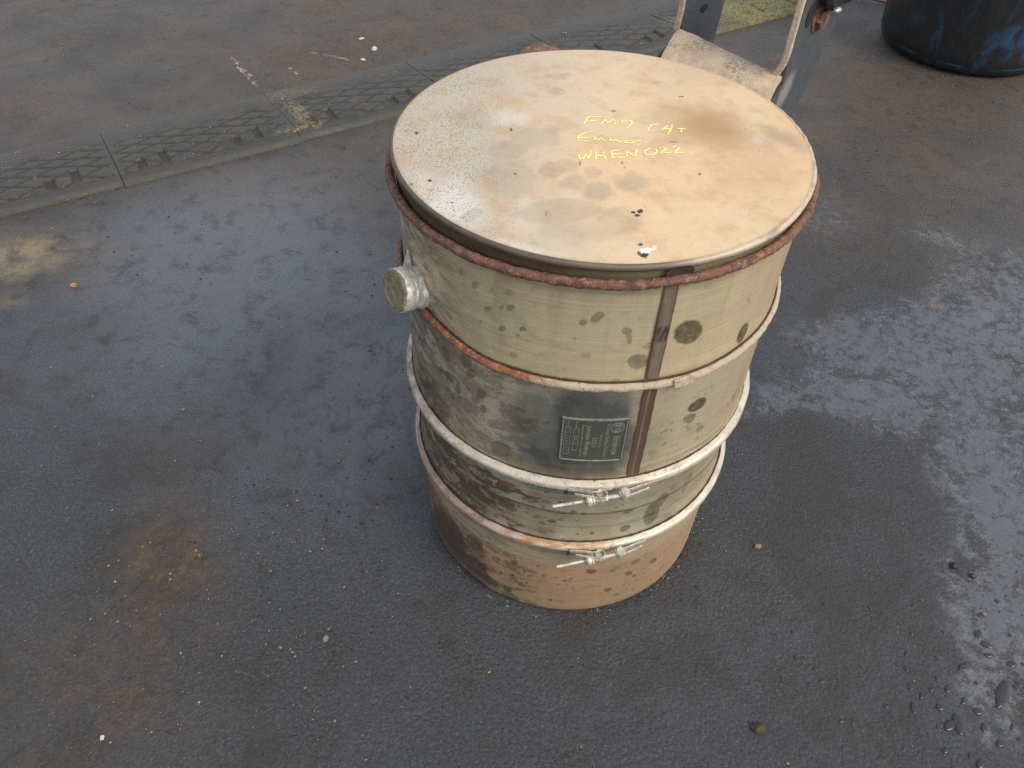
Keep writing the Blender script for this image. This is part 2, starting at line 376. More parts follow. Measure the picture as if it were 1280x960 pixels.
def grid_mesh(name, P, UV=None, wrap_u=False, wrap_v=False, flip=False):
    """P: (nu, nv, 3) array of points -> quad grid mesh, smooth, optional UV (nu, nv, 2)."""
    nu, nv = P.shape[:2]
    me = bpy.data.meshes.new(name)
    iu = np.arange(nu if wrap_u else nu - 1)
    iv = np.arange(nv if wrap_v else nv - 1)
    A, B = np.meshgrid(iu, iv, indexing='ij')
    A1, B1 = (A + 1) % nu, (B + 1) % nv
    q = np.stack([A * nv + B, A1 * nv + B, A1 * nv + B1, A * nv + B1], -1).reshape(-1, 4)
    if flip:
        q = q[:, ::-1]
    me.from_pydata(P.reshape(-1, 3).tolist(), [], q.tolist())
    if UV is not None:
        lay = me.uv_layers.new(name='UVMap')
        idx = np.empty(len(me.loops), dtype=np.int32)
        me.loops.foreach_get('vertex_index', idx)
        lay.data.foreach_set('uv', UV.reshape(-1, 2)[idx].astype(np.float32).ravel())
    smooth(me)
    return me


TH0, TH1 = R(90 - 360), R(90)


def lathe(name, profile, mat, parent=None, seg=192, wob=None):
    prof = np.array(profile, float)
    th = np.linspace(TH0, TH1, seg + 1)
    T, I = np.meshgrid(th, np.arange(len(prof)), indexing='ij')
    r, z = prof[I, 0], prof[I, 1]
    if wob is not None:
        r, z = wob(T, r, z)
    P = np.stack([r * np.cos(T), r * np.sin(T), z], -1)
    return link(name, grid_mesh(name, P, np.stack([T * 0.2, z], -1)), mat, parent)


def dense(prof, step=0.004):
    out = [prof[0]]
    for a, b in zip(prof[:-1], prof[1:]):
        n = max(1, int(math.hypot(b[0] - a[0], b[1] - a[1]) / step))
        for i in range(1, n + 1):
            out.append((a[0] + (b[0] - a[0]) * i / n, a[1] + (b[1] - a[1]) * i / n))
    return out


def nz(x, y, z, s):
    return mnoise.noise(Vector((x * s, y * s, z * s)))


def ring_tube(name, rad, zf, minor, mat, parent, t0=TH0, t1=TH1, seg=360, ns=14, lump=0.0, ls=120.0, wander=0.0):
    th = np.linspace(t0, t1, seg + 1)
    ph = np.linspace(0, 2 * PI, ns, endpoint=False)
    P = np.zeros((seg + 1, ns, 3)); UV = np.zeros((seg + 1, ns, 2))
    for i, t in enumerate(th):
        zc = zf(t)
        ww = wander * nz(math.cos(t), math.sin(t), 3, 6)
        for j, p in enumerate(ph):
            m = minor
            if lump:
                x, y, z = rad * math.cos(t), rad * math.sin(t), minor * math.sin(p)
                x += minor * math.cos(p)
                m += lump * (nz(x, y, z, ls) + 0.6 * nz(x, y, z + 5, ls * 2.3))
            r = rad + ww + m * math.cos(p)
            P[i, j] = (r * math.cos(t), r * math.sin(t), zc + m * math.sin(p))
            UV[i, j] = (t * 0.2, zc + m * math.sin(p))
    return link(name, grid_mesh(name, P, UV, wrap_v=True, flip=True), mat, parent)


def tube_bm(bm, pts, rad, ns=10, cap=True):
    """round bar along a polyline; rad may be a list"""
    pts = [Vector(p) for p in pts]
    rads = rad if isinstance(rad, (list, tuple)) else [rad] * len(pts)
    rings = []
    prev = None
    for i, p in enumerate(pts):
        d = (pts[min(i + 1, len(pts) - 1)] - pts[max(i - 1, 0)]).normalized()
        a = prev if prev is not None else (Vector((0, 0, 1)) if abs(d.z) < 0.9 else Vector((1, 0, 0)))
        a = (a - d * a.dot(d)).normalized()
        prev = a
        b = d.cross(a)
        rings.append([bm.verts.new(p + (a * math.cos(2 * PI * k / ns) + b * math.sin(2 * PI * k / ns)) * rads[i]) for k in range(ns)])
    for r0, r1 in zip(rings[:-1], rings[1:]):
        for k in range(ns):
            bm.faces.new((r0[k], r0[(k + 1) % ns], r1[(k + 1) % ns], r1[k])).smooth = True
    if cap:
        bm.faces.new(rings[0][::-1]); bm.faces.new(rings[-1])


def strip_bm(bm, pts, wdir, width, thick):
    """flat bar: rectangle section swept along pts, width along wdir"""
    pts = [Vector(p) for p in pts]
    w0 = Vector(wdir).normalized()
    rings = []
    for i, p in enumerate(pts):
        d = (pts[min(i + 1, len(pts) - 1)] - pts[max(i - 1, 0)]).normalized()
        w = (w0 - d * w0.dot(d)).normalized()
        n = d.cross(w)
        rings.append([bm.verts.new(p + w * a * width / 2 + n * b * thick / 2) for a, b in ((-1, -1), (1, -1), (1, 1), (-1, 1))])
    for r0, r1 in zip(rings[:-1], rings[1:]):
        for k in range(4):
            bm.faces.new((r0[k], r0[(k + 1) % 4], r1[(k + 1) % 4], r1[k]))
    bm.faces.new(rings[0][::-1]); bm.faces.new(rings[-1])


def bm_obj(name, bm, mat, parent=None, bevel=0.0, seg=2, shade=None):
    bmesh.ops.recalc_face_normals(bm, faces=bm.faces[:])
    if bevel:
        bmesh.ops.bevel(bm, geom=[e for e in bm.edges if e.is_manifold and e.calc_face_angle(0) > 0.5], offset=bevel, segments=seg, affect='EDGES', profile=0.5)
    me = bpy.data.meshes.new(name)
    bm.to_mesh(me); bm.free()
    if shade is not None:
        smooth(me, shade)
    return link(name, me, mat, parent)


# ------------------------------------------------------------------ materials
def shell_material(name, base, base2, spots=None, rust=None, clean=None, smear=None, rust_bands=(), seedv=0.0, grime=0.35,
                   scorch=None, soft=0.12, metal=0.42, blotch=0.14, warp=0.0045):
    M = Mat(name)
    uv = M.uv()
    sv = M.vmath('ADD', uv, (seedv, seedv * 1.7, 0))
    u, v, _ = M.sep(uv)
    big = M.noise(sv, 9, 5, 0.6)
    col = M.mix(M.step(big, 0.35, 0.65), base, base2)
    brushed = M.noise(M.scale(sv, (6, 420, 1)), 1.0, 3, 0.6)
    cloud = M.noise(M.scale(sv, (14, 34, 1)), 1.0, 6, 0.65, 0.6)
    col = M.mix(M.step(brushed, 0.3, 0.75, 0, 0.22), col, (0.16, 0.15, 0.11))
    col = M.mix(M.step(cloud, 0.5, 0.75, 0, grime), col, (0.13, 0.11, 0.075))
    # browner towards the far left flank, grime with shade painted in, pinkish towards the right
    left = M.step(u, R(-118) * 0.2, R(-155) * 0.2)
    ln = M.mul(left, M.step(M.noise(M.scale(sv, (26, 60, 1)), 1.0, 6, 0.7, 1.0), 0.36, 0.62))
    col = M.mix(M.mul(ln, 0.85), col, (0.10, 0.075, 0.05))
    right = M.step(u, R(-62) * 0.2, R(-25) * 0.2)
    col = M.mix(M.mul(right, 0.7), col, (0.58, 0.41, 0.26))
    met = M.math('MULTIPLY', metal, 1.0)
    rough = M.step(cloud, 0.2, 0.8, 0.30, 0.46)
    tone = M.noise(M.scale(sv, (32, 3, 1)), 1.0, 4, 0.6)
    col = M.mix(M.step(tone, 0.45, 0.75, 0, 0.3), col, (0.26, 0.21, 0.125))
    mott = M.noise(sv, 75, 6, 0.75)
    col = M.mix(M.step(mott, 0.54, 0.74, 0, 0.2), col, (0.2, 0.155, 0.095))
    if clean is not None:
        c = M.spots(M.warp(uv, 40, 0.02, 4), clean, 0.5)
        cn = M.mul(c, M.step(M.noise(M.scale(sv, (60, 25, 1)), 1.0, 5, 0.6), 0.2, 0.6, 0.85, 1.0))
        col = M.mix(cn, col, (0.185, 0.187, 0.170))
        met = M.math('MAXIMUM', met, M.mul(cn, 0.75))
        rough = M.mix(cn, rough, (0.34,) * 3)
    if smear is not None:
        s = M.spots(M.warp(uv, 60, 0.03, 5), smear, 0.5)
        s = M.mul(s, M.step(M.noise(M.scale(sv, (70, 40, 1)), 1.0, 6, 0.7, 1.0), 0.32, 0.54))
        col = M.mix(s, col, (0.055, 0.047, 0.035))
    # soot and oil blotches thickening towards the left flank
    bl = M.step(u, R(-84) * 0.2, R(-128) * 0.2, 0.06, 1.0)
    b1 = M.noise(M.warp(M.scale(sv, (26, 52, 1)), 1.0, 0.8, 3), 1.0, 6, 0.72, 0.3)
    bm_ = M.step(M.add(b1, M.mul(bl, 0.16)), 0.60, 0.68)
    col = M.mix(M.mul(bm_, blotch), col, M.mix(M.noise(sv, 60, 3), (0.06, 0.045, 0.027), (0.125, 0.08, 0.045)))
    if scorch is not None:
        s = M.spots(M.warp(uv, 70, 0.016, 4), scorch, 0.14)
        col = M.mix(M.mul(s, 0.85), col, (0.105, 0.052, 0.034))
        rough = M.mix(s, rough, (0.3,) * 3)
    # random fine freckles
    fr = M.step(M.vor(M.warp(sv, 90, 0.006), 95), 0.30, 0.20)
    fr = M.mul(fr, M.step(M.noise(sv, 14, 3), 0.52, 0.66))
    col = M.mix(M.mul(fr, 0.45), col, (0.10, 0.075, 0.05))
    if spots is not None:
        s = M.spots(M.warp(uv, 150, warp, 4), spots, soft)
        s = M.mul(s, M.step(M.noise(sv, 130, 5, 0.7), 0.3, 0.6, 0.72, 1.0))
        col = M.mix(M.mul(s, 0.95), col, (0.085, 0.070, 0.036))
        rough = M.mix(s, rough, (0.45,) * 3)
    if rust is not None:
        s = M.spots(M.warp(uv, 90, 0.014, 5), rust, 0.5)
        s = M.mul(s, M.step(M.noise(M.scale(sv, (60, 140, 1)), 1.0, 6, 0.7), 0.36, 0.56))
        col = M.mix(s, col, M.mix(M.noise(sv, 200, 3), (0.11, 0.05, 0.022), (0.36, 0.16, 0.05)))
        rough = M.mix(s, rough, (0.75,) * 3)
    for (zc, wd, st, cc) in rust_bands:
        d = M.math('ABSOLUTE', M.math('SUBTRACT', M.add(v, M.mul(M.math('SUBTRACT', M.noise(M.scale(sv, (12, 1, 1)), 1.0, 2), 0.5), 0.004)), zc))
        k = M.mul(M.step(d, wd, wd * 0.25), M.step(M.noise(M.scale(sv, (35, 160, 1)), 1.0, 5, 0.7), 0.3, 0.62, 0.15, 1.0))
        col = M.mix(M.mul(k, st), col, cc)
        rough = M.mix(M.mul(k, st), rough, (0.7,) * 3)
    h = M.add(M.mul(brushed, 0.12), M.add(M.mul(M.noise(sv, 180, 3), 0.7), M.mul(M.noise(sv, 28, 3), 4.0)))
    return M.set(color=col, rough=rough, metal=met, normal=M.bump(h, 0.2, 0.0006))


def rust_material(name, dark=(0.075, 0.036, 0.028), mid=(0.17, 0.075, 0.045), bright=(0.36, 0.14, 0.05), tan=None, pale_from=None, pale_to=None,
                  pale=(0.46, 0.38, 0.28), tan_from=None):
    M = Mat(name)
    o = M.obj(); uv = M.uv(); u = M.sep(uv)[0]
    a = M.noise(o, 90, 6, 0.7); b = M.noise(o, 260, 5, 0.7); c = M.noise(o, 22, 4, 0.6)
    col = M.mix(M.step(a, 0.36, 0.6), dark, mid)
    col = M.mix(M.mul(M.step(b, 0.52, 0.66), M.step(c, 0.38, 0.62)), col, bright)
    col = M.mix(M.step(M.noise(o, 500, 2), 0.6, 0.72, 0, 0.5), col, (0.25, 0.2, 0.19))
    col = M.mix(M.mul(M.step(M.noise(o, 70, 5, 0.7), 0.52, 0.66), M.mul(M.step(b, 0.42, 0.6), 0.7)), col, (0.34, 0.2, 0.11))
    rough = 0.8
    if pale_from is not None:
        k = M.step(M.add(u, M.mul(M.math('SUBTRACT', a, 0.5), 0.09)), R(pale_from) * 0.2, R(pale_to) * 0.2)
        k = M.mul(k, M.step(b, 0.66, 0.54, 0.25, 1.0))
        col = M.mix(k, col, pale)
    return M.set(color=col, rough=rough, normal=M.bump(M.add(a, M.mul(b, 0.7)), 0.8, 0.0016))


def clamp_material(name, rust_to=None, warm=0.0):
    M = Mat(name)
    uv = M.uv(); u, v, _ = M.sep(uv); o = M.obj()
    a = M.noise(M.scale(uv, (40, 200, 1)), 1.0, 6, 0.7); b = M.noise(o, 240, 4, 0.7); c = M.noise(M.scale(uv, (9, 30, 1)), 1.0, 4)
    col = M.mix(M.step(a, 0.35, 0.7), (0.60, 0.55, 0.44), (0.40, 0.35, 0.26))
    k = M.mul(M.step(b, 0.53, 0.65), M.step(c, 0.40, 0.6))
    col = M.mix(M.mul(k, 0.7), col, (0.26, 0.13, 0.055))
    if rust_to is not None:
        l = M.step(M.add(u, M.mul(M.math('SUBTRACT', c, 0.5), 0.08)), R(rust_to + 14) * 0.2, R(rust_to - 10) * 0.2)
        rc = M.mix(M.step(a, 0.4, 0.62), (0.40, 0.28, 0.21), (0.17, 0.085, 0.055))
        rc = M.mix(M.mul(M.step(b, 0.5, 0.62), 0.6), rc, (0.42, 0.22, 0.09))
        col = M.mix(M.mul(l, 0.92), col, rc)
        if warm:
            w = M.mul(M.step(u, R(-118) * 0.2, R(-104) * 0.2), M.step(u, R(-74) * 0.2, R(-84) * 0.2))
            w = M.mul(w, M.step(a, 0.32, 0.6))
            col = M.mix(M.mul(w, warm), col, (0.36, 0.17, 0.05))
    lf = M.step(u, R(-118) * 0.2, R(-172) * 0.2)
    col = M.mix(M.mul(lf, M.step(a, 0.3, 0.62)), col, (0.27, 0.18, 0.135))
    return M.set(color=col, rough=M.step(a, 0.3, 0.7, 0.35, 0.6), metal=0.25, normal=M.bump(M.add(a, b), 0.35, 0.0008))


def steel_material(name, col=(0.52, 0.48, 0.38), rusty=0.5, rough=0.38, metal=0.7):
    M = Mat(name); o = M.obj()
    a = M.noise(o, 160, 5, 0.7); b = M.noise(o, 420, 4, 0.7)
    c = M.mix(M.step(a, 0.4, 0.66), col, tuple(x * 0.55 for x in col))
    c = M.mix(M.mul(M.step(b, 0.54, 0.64), rusty), c, (0.25, 0.15, 0.06))
    return M.set(color=c, rough=M.step(a, 0.3, 0.7, rough, rough + 0.25), metal=metal, normal=M.bump(b, 0.3, 0.0006))


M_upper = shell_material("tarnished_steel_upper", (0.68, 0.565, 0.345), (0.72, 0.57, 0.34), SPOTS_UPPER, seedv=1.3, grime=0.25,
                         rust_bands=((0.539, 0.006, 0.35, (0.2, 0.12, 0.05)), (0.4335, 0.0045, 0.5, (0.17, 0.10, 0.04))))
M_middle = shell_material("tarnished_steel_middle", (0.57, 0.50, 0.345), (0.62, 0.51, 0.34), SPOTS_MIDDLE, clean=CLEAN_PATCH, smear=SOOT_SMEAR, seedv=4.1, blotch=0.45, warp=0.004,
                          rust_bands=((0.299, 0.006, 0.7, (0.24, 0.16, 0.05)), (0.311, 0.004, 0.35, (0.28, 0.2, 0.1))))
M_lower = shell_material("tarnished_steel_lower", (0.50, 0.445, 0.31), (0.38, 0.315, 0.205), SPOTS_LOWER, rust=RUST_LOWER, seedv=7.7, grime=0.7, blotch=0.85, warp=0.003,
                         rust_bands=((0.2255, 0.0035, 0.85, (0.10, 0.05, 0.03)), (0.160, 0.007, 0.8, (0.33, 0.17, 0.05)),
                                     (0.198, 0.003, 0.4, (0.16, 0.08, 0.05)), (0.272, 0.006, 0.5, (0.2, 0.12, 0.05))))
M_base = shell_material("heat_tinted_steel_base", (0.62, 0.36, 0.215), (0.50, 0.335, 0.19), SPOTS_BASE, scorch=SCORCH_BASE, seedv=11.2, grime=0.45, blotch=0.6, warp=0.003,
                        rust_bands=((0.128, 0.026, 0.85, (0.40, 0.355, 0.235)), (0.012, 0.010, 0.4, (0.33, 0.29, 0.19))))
M_rust_ring = rust_material("flaking_rust")
M_rust_bead = rust_material("rust_to_bare_bead", dark=(0.13, 0.05, 0.03), mid=(0.27, 0.10, 0.04), bright=(0.46, 0.19, 0.05), pale_from=-112, pale_to=-98,
                            pale=(0.40, 0.335, 0.235))
M_rust_lug = rust_material("brown_rust_lug")
M_clamp_a = clamp_material("galvanised_clamp_upper")
M_clamp_b = clamp_material("galvanised_clamp_lower", rust_to=-112, warm=0.85)
M_hardware = steel_material("zinc_hardware", (0.62, 0.58, 0.47), 0.5, 0.36, 0.3)
M_zinc_pale = steel_material("pale_zinc_stub", (0.72, 0.70, 0.62), 0.4, 0.30, 0.35)
M_plug = steel_material("brassy_plug", (0.23, 0.195, 0.115), 0.8, 0.6, 0.05)


def lid_material():
    M = Mat("dusty_tan_lid")
    o = M.vmath('MULTIPLY', M.obj(), (1, 1, 0))
    x, y, _ = M.sep(o)
    big = M.noise(o, 7, 5, 0.55)
    med = M.noise(o, 26, 5, 0.6)
    col = M.mix(M.step(big, 0.36, 0.64), (0.61, 0.46, 0.275), (0.64, 0.435, 0.24))
    # greyer, bleached dust over the left half
    lf = M.step(M.add(x, M.mul(M.math('SUBTRACT', big, 0.5), 0.14)), 0.02, -0.13)
    col = M.mix(M.mul(lf, 0.85), col, (0.47, 0.415, 0.325))
    bk = M.step(y, 0.06, 0.18)
    col = M.mix(M.mul(bk, 0.5), col, (0.52, 0.40, 0.28))
    col = M.mix(M.step(med, 0.46, 0.68, 0, 0.6), col, (0.47, 0.31, 0.165))
    col = M.mix(M.step(M.noise(o, 85, 6, 0.72), 0.5, 0.7, 0, 0.4), col, (0.40, 0.29, 0.17))
    w = M.spots(M.warp(o, 18, 0.05, 4), LID_GLARE_WORN, 0.6)
    col = M.mix(M.mul(w, 0.7), col, (0.72, 0.65, 0.53))  # front-left sky highlight painted pale, along with smaller worn spots
    b = M.spots(M.warp(o, 20, 0.05, 5), LID_BROWN, 0.75)
    col = M.mix(M.mul(b, 0.85), col, (0.36, 0.205, 0.085))
    g = M.math('MAXIMUM', M.spots(M.warp(o, 60, 0.014, 4), LID_GREY[::2], 0.14), M.spots(M.warp(o, 45, 0.02, 4), LID_GREY[1::2], 0.4))
    col = M.mix(M.mul(g, M.step(med, 0.2, 0.7, 0.5, 0.8)), col, (0.33, 0.25, 0.16))
    s = M.spots(M.warp(o, 50, 0.02, 5), LID_SOOT, 0.7)
    col = M.mix(M.mul(s, 0.55), col, (0.24, 0.185, 0.13))
    # water-mark outlines
    tide = M.noise(M.warp(o, 12, 0.05, 3), 10, 1, 0.4)
    t = M.step(M.math('ABSOLUTE', M.math('SUBTRACT', tide, 0.52)), 0.010, 0.002)
    t = M.mul(t, M.step(big, 0.5, 0.6))
    col = M.mix(M.mul(t, 0.16), col, (0.40, 0.27, 0.17))
    # black pepper speckle on the left
    pv = M.warp(o, 200, 0.002)
    pep = M.step(M.vor(pv, 480), 0.38, 0.22)
    dens = M.mul(M.step(x, -0.045, -0.15), M.step(M.noise(o, 16, 4, 0.6), 0.32, 0.52))
    pep = M.mul(pep, M.mul(dens, M.step(M.noise(o, 150, 2), 0.30, 0.44)))
    pep2 = M.mul(M.step(M.vor(pv, 170), 0.16, 0.10), M.step(M.noise(o, 11, 3), 0.44, 0.58, 0.1, 0.9))
    col = M.mix(M.mul(pep, 0.8), col, (0.10, 0.085, 0.07))
    col = M.mix(M.mul(pep2, 0.55), col, (0.27, 0.12, 0.06))
    gr = M.step(M.noise(o, 600, 3, 0.7), 0.55, 0.75, 0, 0.3)
    col = M.mix(gr, col, (0.36, 0.26, 0.17))
    # hair scratches
    sc = M.noise(M.scale(M.warp(o, 8, 0.03), (60, 900, 1)), 1.0, 1)
    k = M.mul(M.step(sc, 0.68, 0.73), M.step(M.noise(o, 24, 2), 0.55, 0.65))
    col = M.mix(M.mul(k, 0.4), col, (0.22, 0.15, 0.10))
    ch = M.spots(M.warp(o, 260, 0.009, 4), LID_PAINT_CHIP, 0.2)
    col = M.mix(ch, col, (0.80, 0.79, 0.70))
    bl = M.spots(M.warp(o, 260, 0.006, 4), LID_BLACK, 0.3)
    col = M.mix(bl, col, (0.035, 0.033, 0.03))
    # brown burnt margin just inside the edge
    r = M.vmath('LENGTH', o)
    ed = M.step(M.add(r, M.mul(M.math('SUBTRACT', med, 0.5), 0.006)), 0.1935, 0.1985)
    col = M.mix(M.mul(ed, 0.7), col, (0.36, 0.23, 0.09))
    h = M.add(M.mul(big, 4.0), M.mul(med, 1.0))
    return M.set(color=col, rough=M.mix(w, M.step(med, 0.3, 0.7, 0.42, 0.6), (0.33,) * 3), metal=M.mul(lf, 0.25), normal=M.bump(h, 0.35, 0.0008))


def rim_material():
    M = Mat("shade_toned_lid_rim")
    uv = M.uv(); u, v, _ = M.sep(uv)
    a = M.noise(M.scale(uv, (50, 260, 1)), 1.0, 5, 0.7); b = M.noise(M.scale(uv, (14, 60, 1)), 1.0, 4, 0.6)
    col = M.mix(M.step(a, 0.35, 0.65), (0.065, 0.048, 0.036), (0.11, 0.078, 0.048))
    k = M.step(M.add(u, M.mul(M.math('SUBTRACT', b, 0.5), 0.06)), R(-80) * 0.2, R(-60) * 0.2)  # dark left and front, bright right: shade and light painted by angle
    col = M.mix(M.mul(k, M.step(a, 0.7, 0.45, 0.4, 1.0)), col, (0.52, 0.42, 0.30))
    k2 = M.mul(M.step(u, R(-120) * 0.2, R(-95) * 0.2), M.step(v, 0.561, 0.566))
    col = M.mix(M.mul(k2, 0.15), col, (0.40, 0.34, 0.26))
    return M.set(color=col, rough=M.step(a, 0.3, 0.7, 0.5, 0.65), metal=0.15, normal=M.bump(M.add(a, b), 0.3, 0.0006))


def neck_material():
    M = Mat("olive_neck_band")
    uv = M.uv(); u, v, _ = M.sep(uv)
    a = M.noise(M.scale(uv, (40, 160, 1)), 1.0, 5, 0.7)
    col = M.mix(M.step(a, 0.35, 0.65), (0.10, 0.075, 0.045), (0.16, 0.115, 0.06))  # dark left part: shadow gap under the lid put into the colour
    k = M.step(u, R(-112) * 0.2, R(-72) * 0.2)
    col = M.mix(M.mul(k, 0.9), col, (0.34, 0.29, 0.165))
    return M.set(color=col, rough=0.45, metal=0.35, normal=M.bump(a, 0.3, 0.0006))


def seam_material():
    M = Mat("brown_weld_seam")
    uv = M.uv(); u, v, _ = M.sep(uv)
    a = M.noise(M.scale(uv, (160, 40, 1)), 1.0, 5, 0.7)
    uc = M.mul(M.math('ABSOLUTE', M.math('SUBTRACT', u, R(-75.6) * 0.2)), 1.0)
    upper = M.step(v, 0.425, 0.435)
    col = M.mix(upper, (0.115, 0.075, 0.053), (0.235, 0.185, 0.135))
    col = M.mix(M.step(a, 0.35, 0.7, 0, 0.6), col, (0.10, 0.07, 0.05))
    col = M.mix(M.mul(M.step(uc, 0.0042, 0.0058), 0.85), col, (0.13, 0.052, 0.028))
    col = M.mix(M.mul(M.step(uc, 0.0016, 0.0006), M.step(a, 0.3, 0.6)), col, (0.23, 0.16, 0.115))
    d = M.mul(M.step(v, 0.478, 0.484), M.step(v, 0.502, 0.495))
    col = M.mix(M.mul(d, M.step(a, 0.3, 0.5)), col, (0.06, 0.048, 0.035))
    return M.set(color=col, rough=0.5, metal=0.3, normal=M.bump(a, 0.4, 0.0006))


def flat_mat(name, col, rough=0.6, metal=0.0, var=0.3, scale=120, bump=0.25):
    M = Mat(name); o = M.obj()
    a = M.noise(o, scale, 5, 0.65)
    c = M.mix(M.step(a, 0.3, 0.7), col, tuple(x * (1 - var) for x in col))
    return M.set(color=c, rough=rough, metal=metal, normal=M.bump(a, bump, 0.0008))


def saddle_material():
    M = Mat("tan_scaled_bracket")
    o = M.obj()
    a = M.noise(o, 60, 6, 0.7); b = M.noise(o, 300, 5, 0.7); c = M.noise(o, 24, 4, 0.6)
    col = M.mix(M.step(a, 0.35, 0.65), (0.55, 0.42, 0.275), (0.42, 0.315, 0.20))
    col = M.mix(M.mul(M.step(c, 0.48, 0.64), M.step(b, 0.42, 0.6)), col, (0.185, 0.155, 0.11))
    col = M.mix(M.step(b, 0.62, 0.7, 0, 0.5), col, (0.33, 0.24, 0.15))
    return M.set(color=col, rough=0.75, normal=M.bump(M.add(a, b), 0.6, 0.0014))


def ear_material():
    M = Mat("scuffed_slate_paint")
    uv = M.uv(); o = M.obj()
    a = M.noise(o, 50, 5, 0.65); b = M.noise(M.scale(uv, (700, 90, 1)), 1.0, 3, 0.6)
    col = M.mix(M.step(a, 0.35, 0.65), (0.052, 0.060, 0.064), (0.064, 0.072, 0.075))
    col = M.mix(M.mul(M.step(b, 0.66, 0.72), M.step(a, 0.5, 0.62)), col, (0.34, 0.36, 0.36))
    col = M.mix(M.step(M.noise(o, 400, 3), 0.6, 0.7, 0, 0.4), col, (0.10, 0.105, 0.105))
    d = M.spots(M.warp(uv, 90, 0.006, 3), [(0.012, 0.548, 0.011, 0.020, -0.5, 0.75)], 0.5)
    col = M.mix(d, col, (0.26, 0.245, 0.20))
    return M.set(color=col, rough=0.5, normal=M.bump(M.add(a, b), 0.25, 0.0006))


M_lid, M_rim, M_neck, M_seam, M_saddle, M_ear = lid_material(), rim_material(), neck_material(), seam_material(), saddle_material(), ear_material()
M_edge = flat_mat("tan_rusty_edge", (0.55, 0.43, 0.31), 0.75, var=0.42, scale=220, bump=0.5)
M_chalk = flat_mat("yellow_chalk", (0.83, 0.77, 0.25), 0.9, var=0.12, scale=900)
M_plate_back = flat_mat("dark_name_plate", (0.115, 0.115, 0.095), 0.42, metal=0.4, var=0.2, scale=60)
M_plate_ink = flat_mat("pale_plate_lettering", (0.25, 0.24, 0.19), 0.5, var=0.45, scale=400)
M_plate_brown = flat_mat("brown_tack_dot", (0.10, 0.06, 0.035), 0.6)
M_hole_shadow = flat_mat("dark_rusty_hole_and_shadow", (0.06, 0.025, 0.014), 0.8, var=0.6, scale=200)
M_black_rubber = flat_mat("mossy_black_rubber", (0.03, 0.034, 0.026), 0.55, var=0.5, scale=90)
M_blue_steel = flat_mat("blued_steel", (0.10, 0.16, 0.26), 0.35, metal=0.6)
M_dark = flat_mat("black_void", (0.012, 0.012, 0.012), 0.8)
M_highlight = flat_mat("pale_highlight_steel", (0.5, 0.52, 0.5), 0.35, metal=0.7)

# ================================================================== the steel canister
can = thing("filter_canister", "tall round tan steel filter canister with rust-ringed lid, clamp bands and yellow chalk writing", "canister")


def lid_z(r):
    return 0.5672 + 0.0022 * (1 - (min(r, 0.2) / 0.2) ** 2)


def lid_wob(T, r, z):
    x, y = r * np.cos(T), r * np.sin(T)
    d = np.zeros_like(z)
    for i in range(z.shape[0]):
        for j in range(z.shape[1]):
            d[i, j] = 0.0012 * nz(x[i, j], y[i, j], 0, 7) + 0.0004 * nz(x[i, j], y[i, j], 2, 30)
    # a shallow crease at the back of the lid
    d += 0.0022 * np.exp(-(((x - 0.03) * 0.82 + (y - 0.165) * -0.57) / 0.012) ** 2) * np.clip((y - 0.11) / 0.06, 0, 1)
    return r, z + d * np.clip((0.2 - r) / 0.02, 0, 1)


rad = np.concatenate([[0.0005], np.linspace(0.012, 0.197, 34)])
lid = lathe("lid", [(r, lid_z(r)) for r in rad], M_lid, can, seg=160, wob=lid_wob)


def rim_wob(T, r, z):
    d = np.array([[nz(math.cos(t), math.sin(t), 1, 5) for _ in range(z.shape[1])] for t in T[:, 0]])
    e = np.array([[nz(math.cos(t), math.sin(t), 4, 22) for _ in range(z.shape[1])] for t in T[:, 0]])
    k = np.clip((z - 0.5565) * 0 + 1, 0, 1)
    right = np.clip((T - R(-85)) / R(20), 0, 1) * np.clip((R(60) - T) / R(30), 0, 1)
    return r + 0.0005 * d * k + right * 0.0004 * e, z + right * 0.0006 * e


lathe("lid_rim", [(0.1968, 0.5672), (0.1985, 0.5671), (0.1998, 0.5664), (0.2004, 0.5653), (0.2005, 0.5638), (0.2001, 0.5622), (0.1992, 0.5612), (0.1980, 0.5610)],
      M_rim, can, seg=240, wob=rim_wob)
lathe("neck_band", [(0.1982, 0.5614), (0.1962, 0.558), (0.1962, 0.545), (0.1964, 0.538)], M_neck, can, seg=192)

# yellow chalk handwriting lying on the lid
bm = bmesh.new()
for stroke in CHALK_STROKES:
    pts = []
    for (a, b) in zip(stroke[:-1], stroke[1:]):
        n = max(2, int(math.dist(a, b) / 0.0022))
        for i in range(n):
            pts.append((a[0] + (b[0] - a[0]) * i / n, a[1] + (b[1] - a[1]) * i / n))
    pts.append(stroke[-1])
    prev = None
    for i, p in enumerate(pts):
        q0, q1 = pts[max(0, i - 1)], pts[min(len(pts) - 1, i + 1)]
        d = Vector((q1[0] - q0[0], q1[1] - q0[1])).normalized()
        w = 0.00082 * (0.75 + 0.6 * random.random()) * (0.55 if i in (0, len(pts) - 1) else 1)
        j = Vector((random.uniform(-1, 1), random.uniform(-1, 1))) * 0.00022
        zz = lid_z(math.hypot(*p)) + 0.0012 * nz(p[0], p[1], 0, 7) + 0.0004 * nz(p[0], p[1], 2, 30) + 0.0003
        pr = [bm.verts.new((p[0] + j.x - d.y * w * s, p[1] + j.y + d.x * w * s, zz + (0.0002 if s == 0 else 0))) for s in (-1, 0, 1)]
        if prev and random.random() > 0.05:
            bm.faces.new((prev[0], prev[1], pr[1], pr[0])); bm.faces.new((prev[1], prev[2], pr[2], pr[1]))
        prev = pr
bm_obj("chalk_writing", bm, M_chalk, lid)

